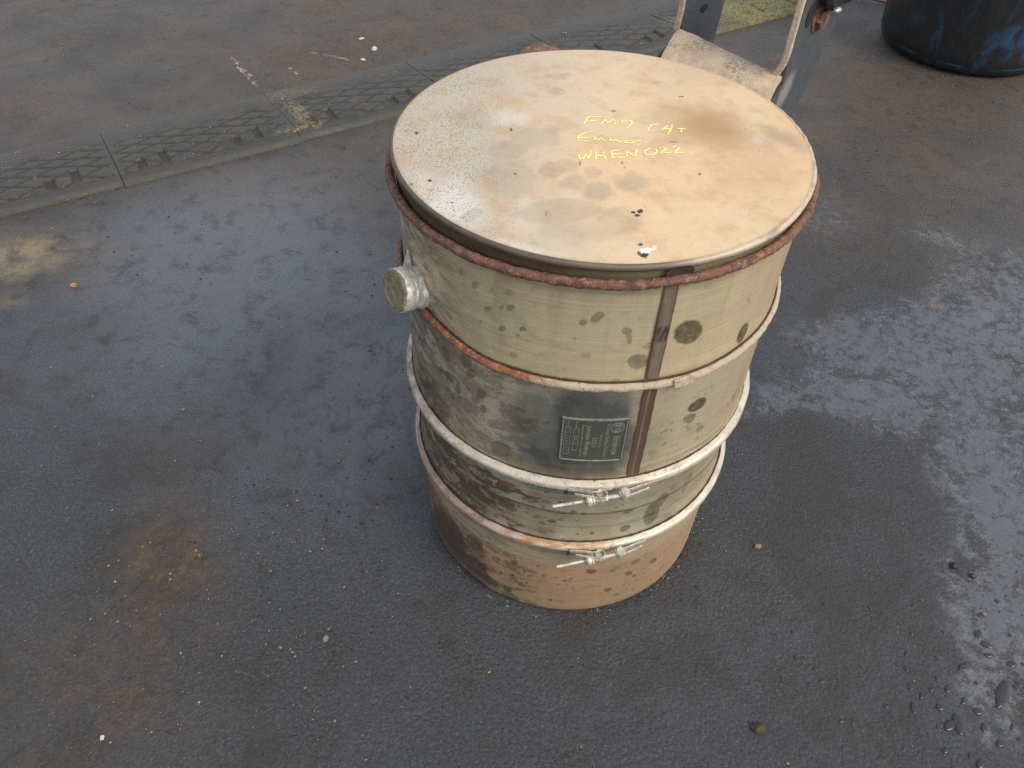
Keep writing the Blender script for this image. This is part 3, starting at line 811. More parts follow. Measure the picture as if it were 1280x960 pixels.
# shell sections
def dent_wob(amp, s, seed):
    def f(T, r, z):
        d = np.zeros_like(z)
        for i in range(z.shape[0]):
            for j in range(z.shape[1]):
                d[i, j] = nz(math.cos(T[i, j]), math.sin(T[i, j]) + seed, z[i, j] * 5, s)
        return r + amp * d, z
    return f


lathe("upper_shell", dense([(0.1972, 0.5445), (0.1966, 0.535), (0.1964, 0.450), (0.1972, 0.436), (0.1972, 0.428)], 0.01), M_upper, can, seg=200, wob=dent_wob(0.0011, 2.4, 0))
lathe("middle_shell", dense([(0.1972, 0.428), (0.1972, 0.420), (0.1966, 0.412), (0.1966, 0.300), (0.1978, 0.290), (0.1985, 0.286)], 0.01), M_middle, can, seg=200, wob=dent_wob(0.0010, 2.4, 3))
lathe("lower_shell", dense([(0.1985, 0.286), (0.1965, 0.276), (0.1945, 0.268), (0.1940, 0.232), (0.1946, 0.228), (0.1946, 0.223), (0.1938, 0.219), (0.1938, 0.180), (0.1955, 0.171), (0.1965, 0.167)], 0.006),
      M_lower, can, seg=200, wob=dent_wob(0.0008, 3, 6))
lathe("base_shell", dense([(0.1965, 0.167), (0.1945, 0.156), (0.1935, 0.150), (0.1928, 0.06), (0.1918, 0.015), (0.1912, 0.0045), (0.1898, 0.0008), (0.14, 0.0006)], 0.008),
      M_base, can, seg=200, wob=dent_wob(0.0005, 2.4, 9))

# rolled rings
ring_tube("rusty_rim_ring", 0.2018, lambda t: 0.5474 + 0.0050 * math.cos(t + R(35)), 0.0043, M_rust_ring, can, lump=0.0010, ls=240, wander=0.0012, seg=620, ns=14)


def bead_z(t):
    k = max(0.0, min(1.0, (R(-118) - t) / R(26)))
    return 0.4305 - 0.0022 * math.exp(-((t - R(-64)) / R(14)) ** 2) + 0.009 * k * k * (3 - 2 * k)


ring_tube("rolled_bead", 0.1992, bead_z, 0.0044, M_rust_bead, can, lump=0.0009, ls=110, seg=480)
# crimp shadow above the bead, put in as a thin dark wire
ring_tube("crimp_shadow", 0.1985, lambda t: bead_z(t) + 0.0054, 0.0009, M_hole_shadow, can, seg=300, ns=6, lump=0.0004)
bm = bmesh.new()
strip_bm(bm, [(0.2044 * math.cos(R(a)), 0.2044 * math.sin(R(a)), 0.4293 + 0.0006 * k) for k, a in enumerate((-70, -68.6, -67, -65.3, -64))], (0, 0, 1), 0.0115, 0.0016)
bm_obj("bead_joint", bm, M_edge, can, 0.0005)


def curved_patch(name, t0, t1, z0, z1, r, h, mat, parent, n=8, m=12, uv_jit=0.0):
    """thin curved plate lying on the shell: top face and edges down to the shell"""
    tt = np.concatenate([[t0], np.linspace(t0, t1, n), [t1]])
    zz = np.concatenate([[z0], np.linspace(z0, z1, m), [z1]])
    T, Z = np.meshgrid(tt, zz, indexing='ij')
    rr = np.full_like(T, r + h)
    rr[0, :] = rr[-1, :] = r - 0.002
    rr[:, 0] = rr[:, -1] = r - 0.002
    if uv_jit:
        wv = np.array([uv_jit * nz(0, 0, q, 60) for q in zz])
        T = T + wv[None, :]
    P = np.stack([rr * np.cos(T), rr * np.sin(T), Z], -1)
    o = link(name, grid_mesh(name, P, np.stack([T * 0.2, Z], -1)), mat, parent)
    smooth(o.data, False)
    return o


curved_patch("weld_seam", R(-77.6), R(-73.8), 0.4365, 0.5445, 0.1966, 0.0012, M_seam, can, 6, 60, 0.004)
curved_patch("weld_seam", R(-77.3), R(-73.4), 0.2925, 0.4245, 0.1966, 0.0014, M_seam, can, 6, 64, 0.004)
# drain hole under the lid edge
bm = bmesh.new()
c = R(-74.8)
vs = []
for k in range(24):
    a = 2 * PI * k / 24
    sx = math.copysign(abs(math.cos(a)) ** 0.75, math.cos(a)) * 0.0115
    sz = math.copysign(abs(math.sin(a)) ** 0.8, math.sin(a)) * 0.0062
    t = c + sx / 0.1985
    vs.append((t, 0.5583 + sz))
o1 = [bm.verts.new((0.2012 * math.cos(t), 0.2012 * math.sin(t), z)) for t, z in vs]
o2 = [bm.verts.new((0.2007 * math.cos(c + (t - c) * 0.9), 0.2007 * math.sin(c + (t - c) * 0.9), 0.5583 + (z - 0.5583) * 0.86)) for t, z in vs]
for k in range(24):
    bm.faces.new((o1[k], o1[(k + 1) % 24], o2[(k + 1) % 24], o2[k]))
bm.faces.new(o2)
bm_obj("drain_hole", bm, M_hole_shadow, can)

# name plate with its engraved lettering (the text runs down the shell)
pt0, pt1, pz0, pz1 = R(-98.5), R(-79.7), 0.3215, 0.3855
plate = curved_patch("name_plate", pt0, pt1, pz0, pz1, 0.1968, 0.0010, M_plate_back, can, 14, 4)
PR = 0.1968 + 0.0010


def plate_pt(u, w, h=0.0):
    """u: metres from the plate's left edge, w: metres down from its top edge"""
    t = pt0 + u / 0.1978
    r = PR + h
    return (r * math.cos(t), r * math.sin(t), pz1 - w)


PW, PH = (pt1 - pt0) * 0.1978, pz1 - pz0
bm = bmesh.new()


def plate_line(a, b, wd, h=0.0009):
    n = max(2, int(math.dist(a, b) / 0.004))
    d = Vector((b[0] - a[0], b[1] - a[1])).normalized()
    prev = None
    for i in range(n + 1):
        p = (a[0] + (b[0] - a[0]) * i / n, a[1] + (b[1] - a[1]) * i / n)
        pr = [bm.verts.new(plate_pt(p[0] - d.y * wd * s, p[1] + d.x * wd * s, hh)) for s, hh in ((-.5, 0.0001), (-.3, h), (.3, h), (.5, 0.0001))]
        if prev:
            for k in range(3):
                bm.faces.new((prev[k], prev[k + 1], pr[k + 1], pr[k]))
        prev = pr


e = 0.0016
for a, b in (((e, e), (PW - e, e)), ((PW - e, e), (PW - e, PH - e)), ((PW - e, PH - e), (e, PH - e)), ((e, PH - e), (e, e)),):
    plate_line(a, b, 0.0016)
plate_line((0.0005, 0.0002), (PW - 0.0005, 0.0002), 0.0012)
bm_obj("plate_border", bm, M_plate_ink, plate)
bm = bmesh.new()
for x0, x1, y0, y1 in ((0.0042, 0.0096, 0.0135, 0.054), (0.0126, 0.0176, 0.0155, 0.047), (0.0315, 0.0352, 0.028, 0.0405)):
    for a, b in (((x0, y0), (x1, y0)), ((x1, y0), (x1, y1)), ((x1, y1), (x0, y1)), ((x0, y1), (x0, y0))):
        plate_line(a, b, 0.00055, 0.00025)
for rr_ in (0.0070, 0.0056):
    for k in range(28):
        a0, a1 = 2 * PI * k / 28, 2 * PI * (k + 1) / 28
        cxp, cyp = PW - 0.0105, 0.0130
        plate_line((cxp + rr_ * math.cos(a0), cyp + rr_ * math.sin(a0)), (cxp + rr_ * math.cos(a1), cyp + rr_ * math.sin(a1)), 0.0006, 0.00025)
bm_obj("plate_boxes", bm, M_plate_ink, plate)


def plate_text(body, u, w0, w1, size, bold=0.0):
    """letters read downwards; u = baseline, stretched to run from w0 to w1"""
    cu = bpy.data.curves.new("lettering", 'FONT')
    cu.body = body; cu.size = size; cu.offset = bold
    tmp = bpy.data.objects.new("lettering", cu)
    COL.objects.link(tmp)
    dg = bpy.context.evaluated_depsgraph_get()
    me = bpy.data.meshes.new_from_object(tmp.evaluated_get(dg))
    bpy.data.objects.remove(tmp)
    bpy.data.curves.remove(cu)
    xs = [v.co.x for v in me.vertices]
    x0, x1 = min(xs), max(xs)
    for v in me.vertices:
        t = (v.co.x - x0) / (x1 - x0)
        v.co = plate_pt(u + v.co.y, w0 + t * (w1 - w0), 0.00022)
    me.name = "lettering"
    return link("lettering", me, M_plate_ink, plate)


plate_text("ES", PW - 0.0128, 0.0090, 0.0170, 0.0075, 0.0001)
plate_text("Eminox", PW - 0.0125, 0.0255, 0.0545, 0.0085, 0.00015)
plate_text("Advanced Exhaust Systems", PW - 0.0208, 0.0070, 0.0560, 0.0052, 0.00008)
plate_text("incorporating", PW - 0.0262, 0.0230, 0.0420, 0.0036, 0.00004)
plate_text("CRT", 0.0322, 0.0300, 0.0388, 0.0036, 0.0001)
plate_text("Johnson Matthey", 0.0248, 0.0090, 0.0545, 0.0070, 0.00015)
plate_text("Patented EP 0 341 832 B1", 0.0202, 0.0085, 0.0555, 0.0030, 0.00006)
plate_text("Serial", 0.0140, 0.0045, 0.0140, 0.0034, 0.00005)
plate_text("L 9012", 0.0136, 0.0190, 0.0390, 0.0042)
plate_text("Part", 0.0058, 0.0045, 0.0110, 0.0034, 0.00005)
plate_text("1 2 4 6 8 0 2 1", 0.0056, 0.0165, 0.0480, 0.0036)
for (u, w) in ((0.0016, 0.0012), (PW * 0.5, 0.001), (PW - 0.0016, 0.0012), (PW - 0.0014, PH * 0.55), (PW - 0.0016, PH - 0.0014), (PW * 0.45, PH - 0.0008), (0.0012, PH - 0.0016), (0.001, PH * 0.4)):
    bm = bmesh.new()
    ring = [bm.verts.new(plate_pt(u + 0.0017 * math.cos(k * PI / 5), w + 0.0012 * math.sin(k * PI / 5), 0.0008)) for k in range(10)]
    ctr = bm.verts.new(plate_pt(u, w, 0.0017))
    for k in range(10):
        bm.faces.new((ring[k], ring[(k + 1) % 10], ctr))
    bm_obj("tack_weld", bm, M_plate_brown, plate)


# V-band clamps with T-bolt fastening
def clamp(zc, ro, rin, mid, mat, label=None):
    prof = [(rin, zc + 0.0072), (ro - 0.0034, zc + 0.0050), (ro - 0.0012, zc + 0.0042), (ro, zc + 0.0020), (ro, zc - 0.0020), (ro - 0.0008, zc - 0.0034), (ro - 0.0034, zc - 0.0046), (rin, zc - 0.0072)]

    def wob(T, r, z):
        d = np.array([nz(math.cos(t), math.sin(t), zc * 40, 9) for t in T[:, 0]])[:, None]
        gap = 0.0016 * np.exp(-((T - R(mid + 0.8)) / R(0.55)) ** 2)
        return r + 0.0005 * d - gap, z + 0.0006 * np.roll(d, 31, axis=0)
    band = lathe("clamp_band", prof, mat, can, seg=720, wob=wob)
    if label:
        band['label'] = label
    smooth(band.data, True)
    ring_tube("band_shadow", rin + 0.0018, lambda t: zc + 0.0076, 0.0010, M_hole_shadow, band, seg=240, ns=6, lump=0.0006)
    # shadow along the band's upper edge, added above as a dark wire
    a = R(mid)
    er = Vector((math.cos(a), math.sin(a), 0)); et = Vector((-math.sin(a), math.cos(a), 0)); ez = Vector((0, 0, 1))

    def pt(s, r, z):
        return er * r + et * s + ez * z
    re = ro + 0.0070
    ze = zc + 0.002
    for k, s in enumerate((-0.0118, 0.0118)):
        # rolled strap eye: open loop with a tail running back along the band
        bm = bmesh.new()
        cen = pt(s, re - 0.0002, 0)
        sg = -1 if k == 0 else 1
        loop = []
        for i in range(15):
            an = R(-60 + 330 * i / 14)
            loop.append(cen + et * (-sg * 0.0054 * math.cos(an)) + er * (0.0054 * math.sin(an)))
        tail = []
        for i in range(1, 9):
            q = i / 8
            sc = s + sg * (0.003 + 0.030 * q)
            tt_ = a + sc / ro
            rr_ = ro + 0.0018 + 0.0040 * (1 - q) ** 2.2
            tail.append(Vector((rr_ * math.cos(tt_), rr_ * math.sin(tt_), 0)))
        for half, zoff in ((loop + [], 0), ):
            path = half[::-1] + tail if True else half
            strip_bm(bm, [p + ez * ze for p in path], ez, 0.0046, 0.0011)
        # the other leg of the strap
        leg = []
        for i in range(0, 7):
            q = i / 6
            sc = s + sg * (0.0005 + 0.026 * q)
            tt_ = a + sc / ro
            rr_ = re + 0.0046 - (0.0046 + 0.0008) * q ** 0.9 + 0.0
            leg.append(Vector((rr_ * math.cos(tt_), rr_ * math.sin(tt_), 0)))
        strip_bm(bm, [p + ez * (ze - 0.0012) for p in leg], ez, 0.0034, 0.0010)
        bm_obj("strap_eye", bm, M_hardware, band, 0.0002, 1)
        bm = bmesh.new()
        top = 0.0030 if k == 0 else 0.0046
        tube_bm(bm, [cen + ez * (ze - 0.0085), cen + ez * (ze + (-0.003 if k == 0 else 0.0036))], 0.0044, 14)
        bm_obj("trunnion", bm, M_hardware, band, 0.0003, 1)
    b0 = pt(0.015, re, ze - 0.0030); b1 = pt(-0.0625, re + 0.0006, ze - 0.0125)
    d = (b1 - b0)
    bm = bmesh.new()
    pts = [b0 + d * (i / 70) for i in range(71)]
    tube_bm(bm, pts, [0.0024 if i < 36 else (0.0021 if i % 2 else 0.0017) for i in range(71)], 10)
    bm_obj("clamp_bolt", bm, M_hardware, band, shade=True)
    bm = bmesh.new()
    tube_bm(bm, [b0 + d * 0.26, b0 + d * 0.44], 0.0036, 14)
    tube_bm(bm, [b0 + d * 0.44, b0 + d * 0.468], 0.0062, 14)
    bm_obj("bolt_barrel", bm, M_hardware, band, 0.0004, 1)
    bm = bmesh.new()
    tube_bm(bm, [b0 + d * 0.47, b0 + d * 0.54], 0.0062, 6)
    bm_obj("nut", bm, M_hardware, band, 0.0004, 1)
    bm = bmesh.new()
    tube_bm(bm, [b0 + d * 0.545, b0 + d * 0.565], 0.0054, 14)
    bm_obj("washer", bm, M_plug, band, 0.0003, 1)
    return band


clamp(0.2842, 0.2058, 0.1960, -82.0, M_clamp_a, "upper cream clamp band just below the name plate")
clamp(0.1652, 0.2034, 0.1945, -79.0, M_clamp_b, "lower clamp band with an orange rust streak")
M_patch = flat_mat("greenish_steel_pad", (0.30, 0.29, 0.19), 0.4, 0.4, 0.45, 90)
curved_patch("strap_pad", R(-104.5), R(-91.0), 0.2670, 0.2765, 0.1962, 0.0036, M_patch, can, 10, 3)
curved_patch("strap_pad", R(-100.0), R(-89.5), 0.1460, 0.1560, 0.1945, 0.0034, M_patch, can, 10, 3)
for (t, z) in ((-95.4, 0.2725), (-92.2, 0.1515)):
    curved_patch("tack_mark", R(t), R(t + 0.8), z - 0.005, z + 0.005, 0.1962 if z > 0.2 else 0.1945, 0.0046, M_plate_brown, can, 3, 3)

# plugged inlet stub on the left flank
stub = thing("inlet_stub", "", "")
del stub['label'], stub['category']
stub.parent = can
a = R(-150)
p0 = Vector((0.1955 * math.cos(a), 0.1955 * math.sin(a), 0.4580))
ax = Vector((math.cos(R(-143)), math.sin(R(-143)), 0.26)).normalized()
stub.location = p0


def revolve(profile, ns=40, lumps=0.0, seed=0.0):
    bm = bmesh.new()
    ex = ax.cross(Vector((0, 0, 1))).normalized(); ey = ex.cross(ax)
    rings = []
    for (s, r) in profile:
        rg = []
        for k in range(ns):
            t = 2 * PI * k / ns
            rr_ = r * (1 + lumps * nz(math.cos(t), math.sin(t), s * 60 + seed, 3))
            rg.append(bm.verts.new(ax * s + (ex * math.cos(t) + ey * math.sin(t)) * rr_))
        rings.append(rg)
    for r0, r1 in zip(rings[:-1], rings[1:]):
        for k in range(ns):
            bm.faces.new((r0[k], r0[(k + 1) % ns], r1[(k + 1) % ns], r1[k]))
    bm.faces.new(rings[-1])
    return bm


bm_obj("stub_barrel", revolve([(-0.012, 0.0245), (0.0, 0.0225), (0.004, 0.0208), (0.008, 0.0204), (0.011, 0.0192), (0.014, 0.0208), (0.018, 0.0202)], lumps=0.08), M_zinc_pale, stub, shade=True)
bm_obj("stub_collar", revolve([(0.0165, 0.0200), (0.0170, 0.0212), (0.0185, 0.0217), (0.0262, 0.0217), (0.0275, 0.0208)], lumps=0.05), M_zinc_pale, stub, shade=True)
bm_obj("stub_plug", revolve([(0.0268, 0.0208), (0.0296, 0.0200), (0.0299, 0.0150), (0.0290, 0.0142), (0.0289, 0.0046), (0.0279, 0.0040)], lumps=0.03, seed=3), M_plug, stub)
bm = bmesh.new()
w = Vector((0.1975 * math.cos(R(-155)), 0.1975 * math.sin(R(-155)), 0.474)) - p0
n_ = Vector((math.cos(R(-152)), math.sin(R(-152)), 0)); t_ = Vector((-n_.y, n_.x, 0))
vv = [w + t_ * -0.006 + Vector((0, 0, -0.004)), w + t_ * 0.007 + Vector((0, 0, -0.006)), w + Vector((0, 0, 0.018))]
f0 = [bm.verts.new(p) for p in vv]; f1 = [bm.verts.new(p * 1.0 + n_ * 0.006) for p in [vv[0] * 0.96 + n_ * 0.001, vv[1], vv[2] - n_ * 0.004]]
bm.faces.new(f0[::-1]); bm.faces.new(f1)
for k in range(3):
    bm.faces.new((f0[k], f0[(k + 1) % 3], f1[(k + 1) % 3], f1[k]))
bm_obj("weld_gusset", bm, M_zinc_pale, stub, 0.0008)

# mounting bracket on the back right
brk = bpy.data.objects.new("mounting_bracket", None)
COL.objects.link(brk)
brk.empty_display_size = 0.05
brk.parent = can
AZ = R(49)
er = Vector((math.cos(AZ), math.sin(AZ), 0)); et = Vector((-math.sin(AZ), math.cos(AZ), 0))
Lc, Rc = Vector((0.109, 0.266, 0)), Vector((0.204, 0.142, 0))
Li, Ri = Vector((0.075, 0.190, 0)), Vector((0.181, 0.098, 0))
NU, NQ = 28, 16
prof = []
for i in range(NQ):
    q = i / (NQ - 1)
    prof.append((q, 0.553 + 0.0165 * math.sin(min(1, q * 1.25) * PI / 2) - 0.003 * max(0, q - 0.75) * 2))
top = np.zeros((NU, NQ, 3))
for i in range(NU):
    s = i / (NU - 1)
    for j, (q, z) in enumerate(prof):
        p = Li.lerp(Ri, s).lerp(Lc.lerp(Rc, s), q)
        zz = z + 0.0016 * nz(p.x, p.y, 0, 30) + 0.0007 * nz(p.x, p.y, 4, 110)
        top[i, j] = (p.x, p.y, zz)
bot = top.copy(); bot[:, :, 2] -= 0.0052
closed = np.concatenate([top, bot[:, ::-1]], axis=1)
me = grid_mesh("saddle_plate", closed, None, wrap_v=True)
bmx = bmesh.new(); bmx.from_mesh(me)
bmesh.ops.holes_fill(bmx, edges=[e_ for e_ in bmx.edges if e_.is_boundary], sides=0)
bmesh.ops.recalc_face_normals(bmx, faces=bmx.faces[:])
bmx.to_mesh(me); bmx.free()
smooth(me, False)
link("saddle_plate", me, M_saddle, brk)


def ear(corner, poly, root, uv_off):
    """side plate standing radially; poly in (outward, height) coordinates"""
    me = bpy.data.meshes.new("side_plate")
    n = len(poly)
    vs = []
    for off in (-0.0022, 0.0022):
        for s, z in poly:
            p = corner + er * s + et * off
            vs.append((p.x, p.y, z))
    fs = [tuple(range(n)), tuple(range(2 * n - 1, n - 1, -1))] + [(k, k + n, (k + 1) % n + n, (k + 1) % n) for k in range(n)]
    me.from_pydata(vs, [], fs)
    lay = me.uv_layers.new(name='UVMap')
    for lp in me.loops:
        lay.data[lp.index].uv = (poly[lp.vertex_index % n][0] + uv_off, poly[lp.vertex_index % n][1])
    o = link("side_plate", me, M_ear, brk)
    b = bmesh.new(); b.from_mesh(me)
    bmesh.ops.recalc_face_normals(b, faces=b.faces[:])
    bmesh.ops.bevel(b, geom=[e_ for e_ in b.edges if e_.calc_face_angle(0) > 0.4], offset=0.0007, segments=2, affect='EDGES')
    b.to_mesh(me); b.free()
    bm = bmesh.new()
    path = []
    for i in range(26):
        q = i / 25
        z = 0.5655 + 0.165 * q ** 1.6
        k = max(0.0, 1 - (z - 0.5655) / 0.030)
        path.append(corner + er * (-0.002 + 0.05 * max(0, z - 0.60) ** 1.2 - 0.002) + et * (root * k * k) + Vector((0, 0, z)))
    pts = [p + et * 0.0004 * nz(p.x, p.y, p.z, 90) for p in path]
    strip_bm(bm, pts, et, 0.0068, 0.0052)
    bm_obj("tan_edge", bm, M_edge, o, 0.0012, 2)
    return o


ear_l = ear(Lc, [(-0.001, 0.560), (-0.001, 0.60), (0.004, 0.65), (0.012, 0.73), (0.150, 0.73), (0.128, 0.66), (0.095, 0.576), (0.089, 0.536), (0.070, 0.480), (0.015, 0.47), (-0.06, 0.47), (-0.06, 0.54)], 0.003, 1.0)
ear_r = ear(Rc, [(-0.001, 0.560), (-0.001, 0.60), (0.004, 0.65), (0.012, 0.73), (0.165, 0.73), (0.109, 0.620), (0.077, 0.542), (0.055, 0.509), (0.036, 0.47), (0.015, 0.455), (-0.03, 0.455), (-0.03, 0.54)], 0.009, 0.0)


def on_ear(corner, s, z, off):
    return corner + er * s + et * off + Vector((0, 0, z))


# bolt boss and black mount near the top of the right plate; the visible face looks along -et
nrm = -et


def boss(corner, s, z, prof_, mat, name, parent, ns=24, hexa=False, sq=(1, 1)):
    bm = bmesh.new()
    rings = []
    for (h, r) in prof_:
        rings.append([bm.verts.new(on_ear(corner, s + sq[0] * r * math.cos(2 * PI * k / ns), z + sq[1] * r * math.sin(2 * PI * k / ns), 0) + nrm * (0.0022 + h)) for k in range(ns)])
    for r0, r1 in zip(rings[:-1], rings[1:]):
        for k in range(ns):
            bm.faces.new((r0[k], r0[(k + 1) % ns], r1[(k + 1) % ns], r1[k]))
    bm.faces.new(rings[-1])
    return bm_obj(name, bm, mat, parent, shade=False)


boss(Rc, 0.047, 0.6175, [(-0.001, 0.0155), (0.0015, 0.0150), (0.0022, 0.0120)], M_rust_lug, "rusty_washer", ear_r)
boss(Rc, 0.047, 0.6170, [(0.001, 0.0112), (0.0065, 0.0112), (0.0078, 0.0098)], M_rust_lug, "bolt_head", ear_r, ns=6)
boss(Rc, 0.050, 0.6075, [(-0.0005, 0.0065), (0.0032, 0.0062), (0.0036, 0.0045)], M_blue_steel, "blued_spot", ear_r, ns=16, sq=(1.2, 0.45))
boss(Rc, 0.022, 0.6270, [(-0.0005, 0.0110), (0.0009, 0.0105), (0.0010, 0.0090)], M_dark, "slot_hole", ear_r, ns=20, sq=(0.7, 1.2))
boss(Lc, 0.045, 0.5795, [(-0.0005, 0.0085), (0.0007, 0.0080), (0.0008, 0.0070)], M_dark, "slot_hole", ear_l, ns=9, sq=(1.0, 0.62))
bm = bmesh.new()
bmesh.ops.create_icosphere(bm, subdivisions=4, radius=1.0)
for v in bm.verts:
    k = 1 + 0.22 * nz(v.co.x, v.co.y, v.co.z, 1.6) + 0.10 * nz(v.co.x, v.co.y, v.co.z, 5)
    c = v.co * k
    v.co = on_ear(Rc, 0.072 + c.x * 0.043, 0.648 + c.y * 0.021, 0) + nrm * (0.010 + c.z * 0.015)
bm_obj("rubber_mount", bm, M_black_rubber, ear_r, shade=True)
for (s, z, sx, sz) in ((0.100, 0.632, 0.013, 0.0045), (0.043, 0.6315, 0.006, 0.003), (0.122, 0.640, 0.008, 0.005)):  # pale lumps painted on as white highlights of the rubber mount
    bm = bmesh.new()
    bmesh.ops.create_icosphere(bm, subdivisions=3, radius=1.0)
    for v in bm.verts:
        c = v.co * (1 + 0.3 * nz(v.co.x + s * 90, v.co.y, v.co.z, 2))
        v.co = on_ear(Rc, s + c.x * sx, z + c.y * sz, 0) + nrm * (0.0205 + c.z * 0.004)
    bm_obj("mount_highlight", bm, M_highlight, ear_r, shade=True)

# rusted lug behind the lid
bm = bmesh.new()
strip_bm(bm, [(0.2085 * math.cos(R(t)), 0.2085 * math.sin(R(t)), 0.5525 + 0.0115 * math.sin((t - 97) / 17 * PI)) for t in np.linspace(97, 114, 12)], (math.cos(R(105)), math.sin(R(105)), 0), 0.022, 0.006)
bm_obj("rusty_lug", bm, M_rust_lug, can, 0.001, 2)
bm = bmesh.new()
strip_bm(bm, [(0.2005 * math.cos(R(t)), 0.2005 * math.sin(R(t)), 0.546 + 0.0006 * math.sin(t)) for t in np.linspace(18, 66, 20)], (0, 0, 1), 0.020, 0.003)
bm_obj("rim_stiffener", bm, M_saddle, can, 0.0008, 1)

# ================================================================== ground
def ground_material():
    M = Mat("oily_wet_yard")
    o = M.vmath('MULTIPLY', M.obj(), (1, 1, 0))
    x, y, _ = M.sep(o)
    big = M.noise(o, 2.2, 5, 0.6); med = M.noise(o, 9, 6, 0.62, 0.4); fine = M.noise(o, 60, 6, 0.7); grit = M.noise(o, 330, 3, 0.7)
    col = M.mix(M.step(big, 0.34, 0.66), (0.030, 0.033, 0.037), (0.042, 0.045, 0.050))
    col = M.mix(M.step(med, 0.46, 0.72, 0, 0.7), col, (0.021, 0.019, 0.016))
    col = M.mix(M.step(fine, 0.5, 0.75, 0, 0.4), col, (0.060, 0.058, 0.055))
    agg = M.noise(o, 230, 5, 0.8)
    col = M.mix(M.step(agg, 0.48, 0.66, 0, 0.7), col, (0.095, 0.092, 0.087))
    col = M.mix(M.step(agg, 0.46, 0.32, 0, 0.8), col, (0.012, 0.011, 0.010))
    dry = M.mul(M.step(M.noise(M.warp(o, 4, 0.15, 3), 4.2, 6, 0.68, 0.5), 0.48, 0.60), 0.9)
    col = M.mix(M.mul(dry, 0.6), col, (0.036, 0.030, 0.024))
    far = M.step(M.add(y, M.mul(M.math('SUBTRACT', big, 0.5), 0.8)), 0.35, 1.0)
    farc = M.mix(M.step(M.noise(o, 5, 6, 0.65, 0.5), 0.35, 0.65), (0.092, 0.068, 0.046), (0.056, 0.047, 0.038))
    col = M.mix(M.mul(far, 0.85), col, farc)
    br = M.spots(M.warp(o, 6, 0.16, 5), BROWN_DIRT, 1.0)
    br = M.mul(br, M.step(M.noise(o, 10, 7, 0.74, 0.4), 0.30, 0.58))
    col = M.mix(M.mul(br, 0.95), col, M.mix(M.step(fine, 0.4, 0.65), (0.066, 0.044, 0.027), (0.112, 0.072, 0.038)))
    sa = M.spots(M.warp(o, 9, 0.12, 5), SAND_PATCH, 0.95)
    sa = M.mul(sa, M.step(M.noise(o, 16, 6, 0.7), 0.34, 0.6, 0.15, 1.0))
    col = M.mix(sa, col, M.mix(fine, (0.19, 0.135, 0.07), (0.28, 0.215, 0.125)))
    dk = M.spots(M.warp(o, 7, 0.12, 5), OIL_DARK, 0.6)
    col = M.mix(M.mul(dk, 0.55), col, (0.030, 0.027, 0.024))
    film = M.spots(M.warp(o, 9, 0.13, 6), WET_FILM, 0.72)
    brk_ = M.step(M.noise(M.warp(o, 5, 0.1, 3), 13, 7, 0.72, 0.4), 0.36, 0.50)
    lace = M.step(M.noise(M.warp(o, 20, 0.03, 4), 42, 6, 0.75), 0.40, 0.56, 0.25, 1.0)
    film = M.mul(M.mul(film, brk_), lace)
    sheen = M.spots(M.warp(o, 5, 0.2, 4), SMOOTH_SHEEN, 0.8)
    patchy = M.noise(M.warp(o, 10, 0.06, 4), 19, 7, 0.75, 0.3)
    sheen = M.mul(sheen, M.step(patchy, 0.32, 0.54, 0.42, 1.0))
    col = M.mix(M.step(patchy, 0.48, 0.34, 0, 0.5), col, (0.022, 0.020, 0.017))
    # pale trails of dried scum along the film's edge
    fe = M.mul(M.step(M.math('ABSOLUTE', M.math('SUBTRACT', film, 0.45)), 0.32, 0.05), M.step(fine, 0.46, 0.6))
    col = M.mix(M.mul(fe, 0.35), col, (0.19, 0.195, 0.20))
    col = M.mix(M.mul(film, 0.35), col, (0.075, 0.080, 0.090))  # sky reflection on the film, partly painted in as blue-grey
    # tarry black specks and clots
    tv = M.warp(o, 60, 0.02, 4)
    tar = M.mul(M.step(M.vor(tv, 55), 0.30, 0.18), M.step(M.noise(o, 4.5, 4, 0.7), 0.50, 0.66))
    tar2 = M.mul(M.step(M.noise(M.warp(o, 14, 0.05, 3), 21, 6, 0.72), 0.60, 0.68), M.step(M.noise(o, 3.2, 3), 0.42, 0.6))
    tarm = M.math('MAXIMUM', tar, tar2)
    col = M.mix(M.mul(tarm, 0.75), col, (0.022, 0.020, 0.018))
    # tiny pale grains
    gr = M.mul(M.step(M.vor(o, 240), 0.20, 0.12), M.step(M.vor(o, 240, 'Color'), 0.80, 0.86))
    gr = M.mul(gr, M.step(M.noise(o, 6, 4, 0.6), 0.42, 0.62, 0.2, 1.0))
    col = M.mix(M.mul(gr, 0.75), col, M.mix(M.vor(o, 240, 'Color'), (0.34, 0.30, 0.22), (0.45, 0.26, 0.12)))
    # chalk scrape beyond the ramp
    ln = M.spots(M.warp(o, 40, 0.03, 4), [(-0.822, 1.352, 0.10, 0.006, -0.99, 1), (-0.60, 1.46, 0.09, 0.004, -0.35, 0.6), (-0.69, 1.36, 0.03, 0.004, -0.9, 0.7)], 0.4)
    ln = M.mul(ln, M.step(M.noise(o, 45, 4, 0.7), 0.46, 0.58))
    col = M.mix(ln, col, (0.40, 0.33, 0.25))
    rough = M.mix(dry, M.step(fine, 0.3, 0.7, 0.34, 0.50), (0.62,) * 3)
    rough = M.mix(sheen, rough, M.step(fine, 0.3, 0.7, 0.26, 0.38))
    rough = M.mix(M.math('MAXIMUM', br, sa), rough, (0.8,) * 3)
    rough = M.mix(M.mul(far, 0.5), rough, (0.6,) * 3)
    rough = M.mix(M.mul(dk, 0.5), rough, (0.6,) * 3)
    rough = M.mix(M.mul(film, 0.9), rough, (0.16,) * 3)
    rough = M.mix(tarm, rough, (0.35,) * 3)
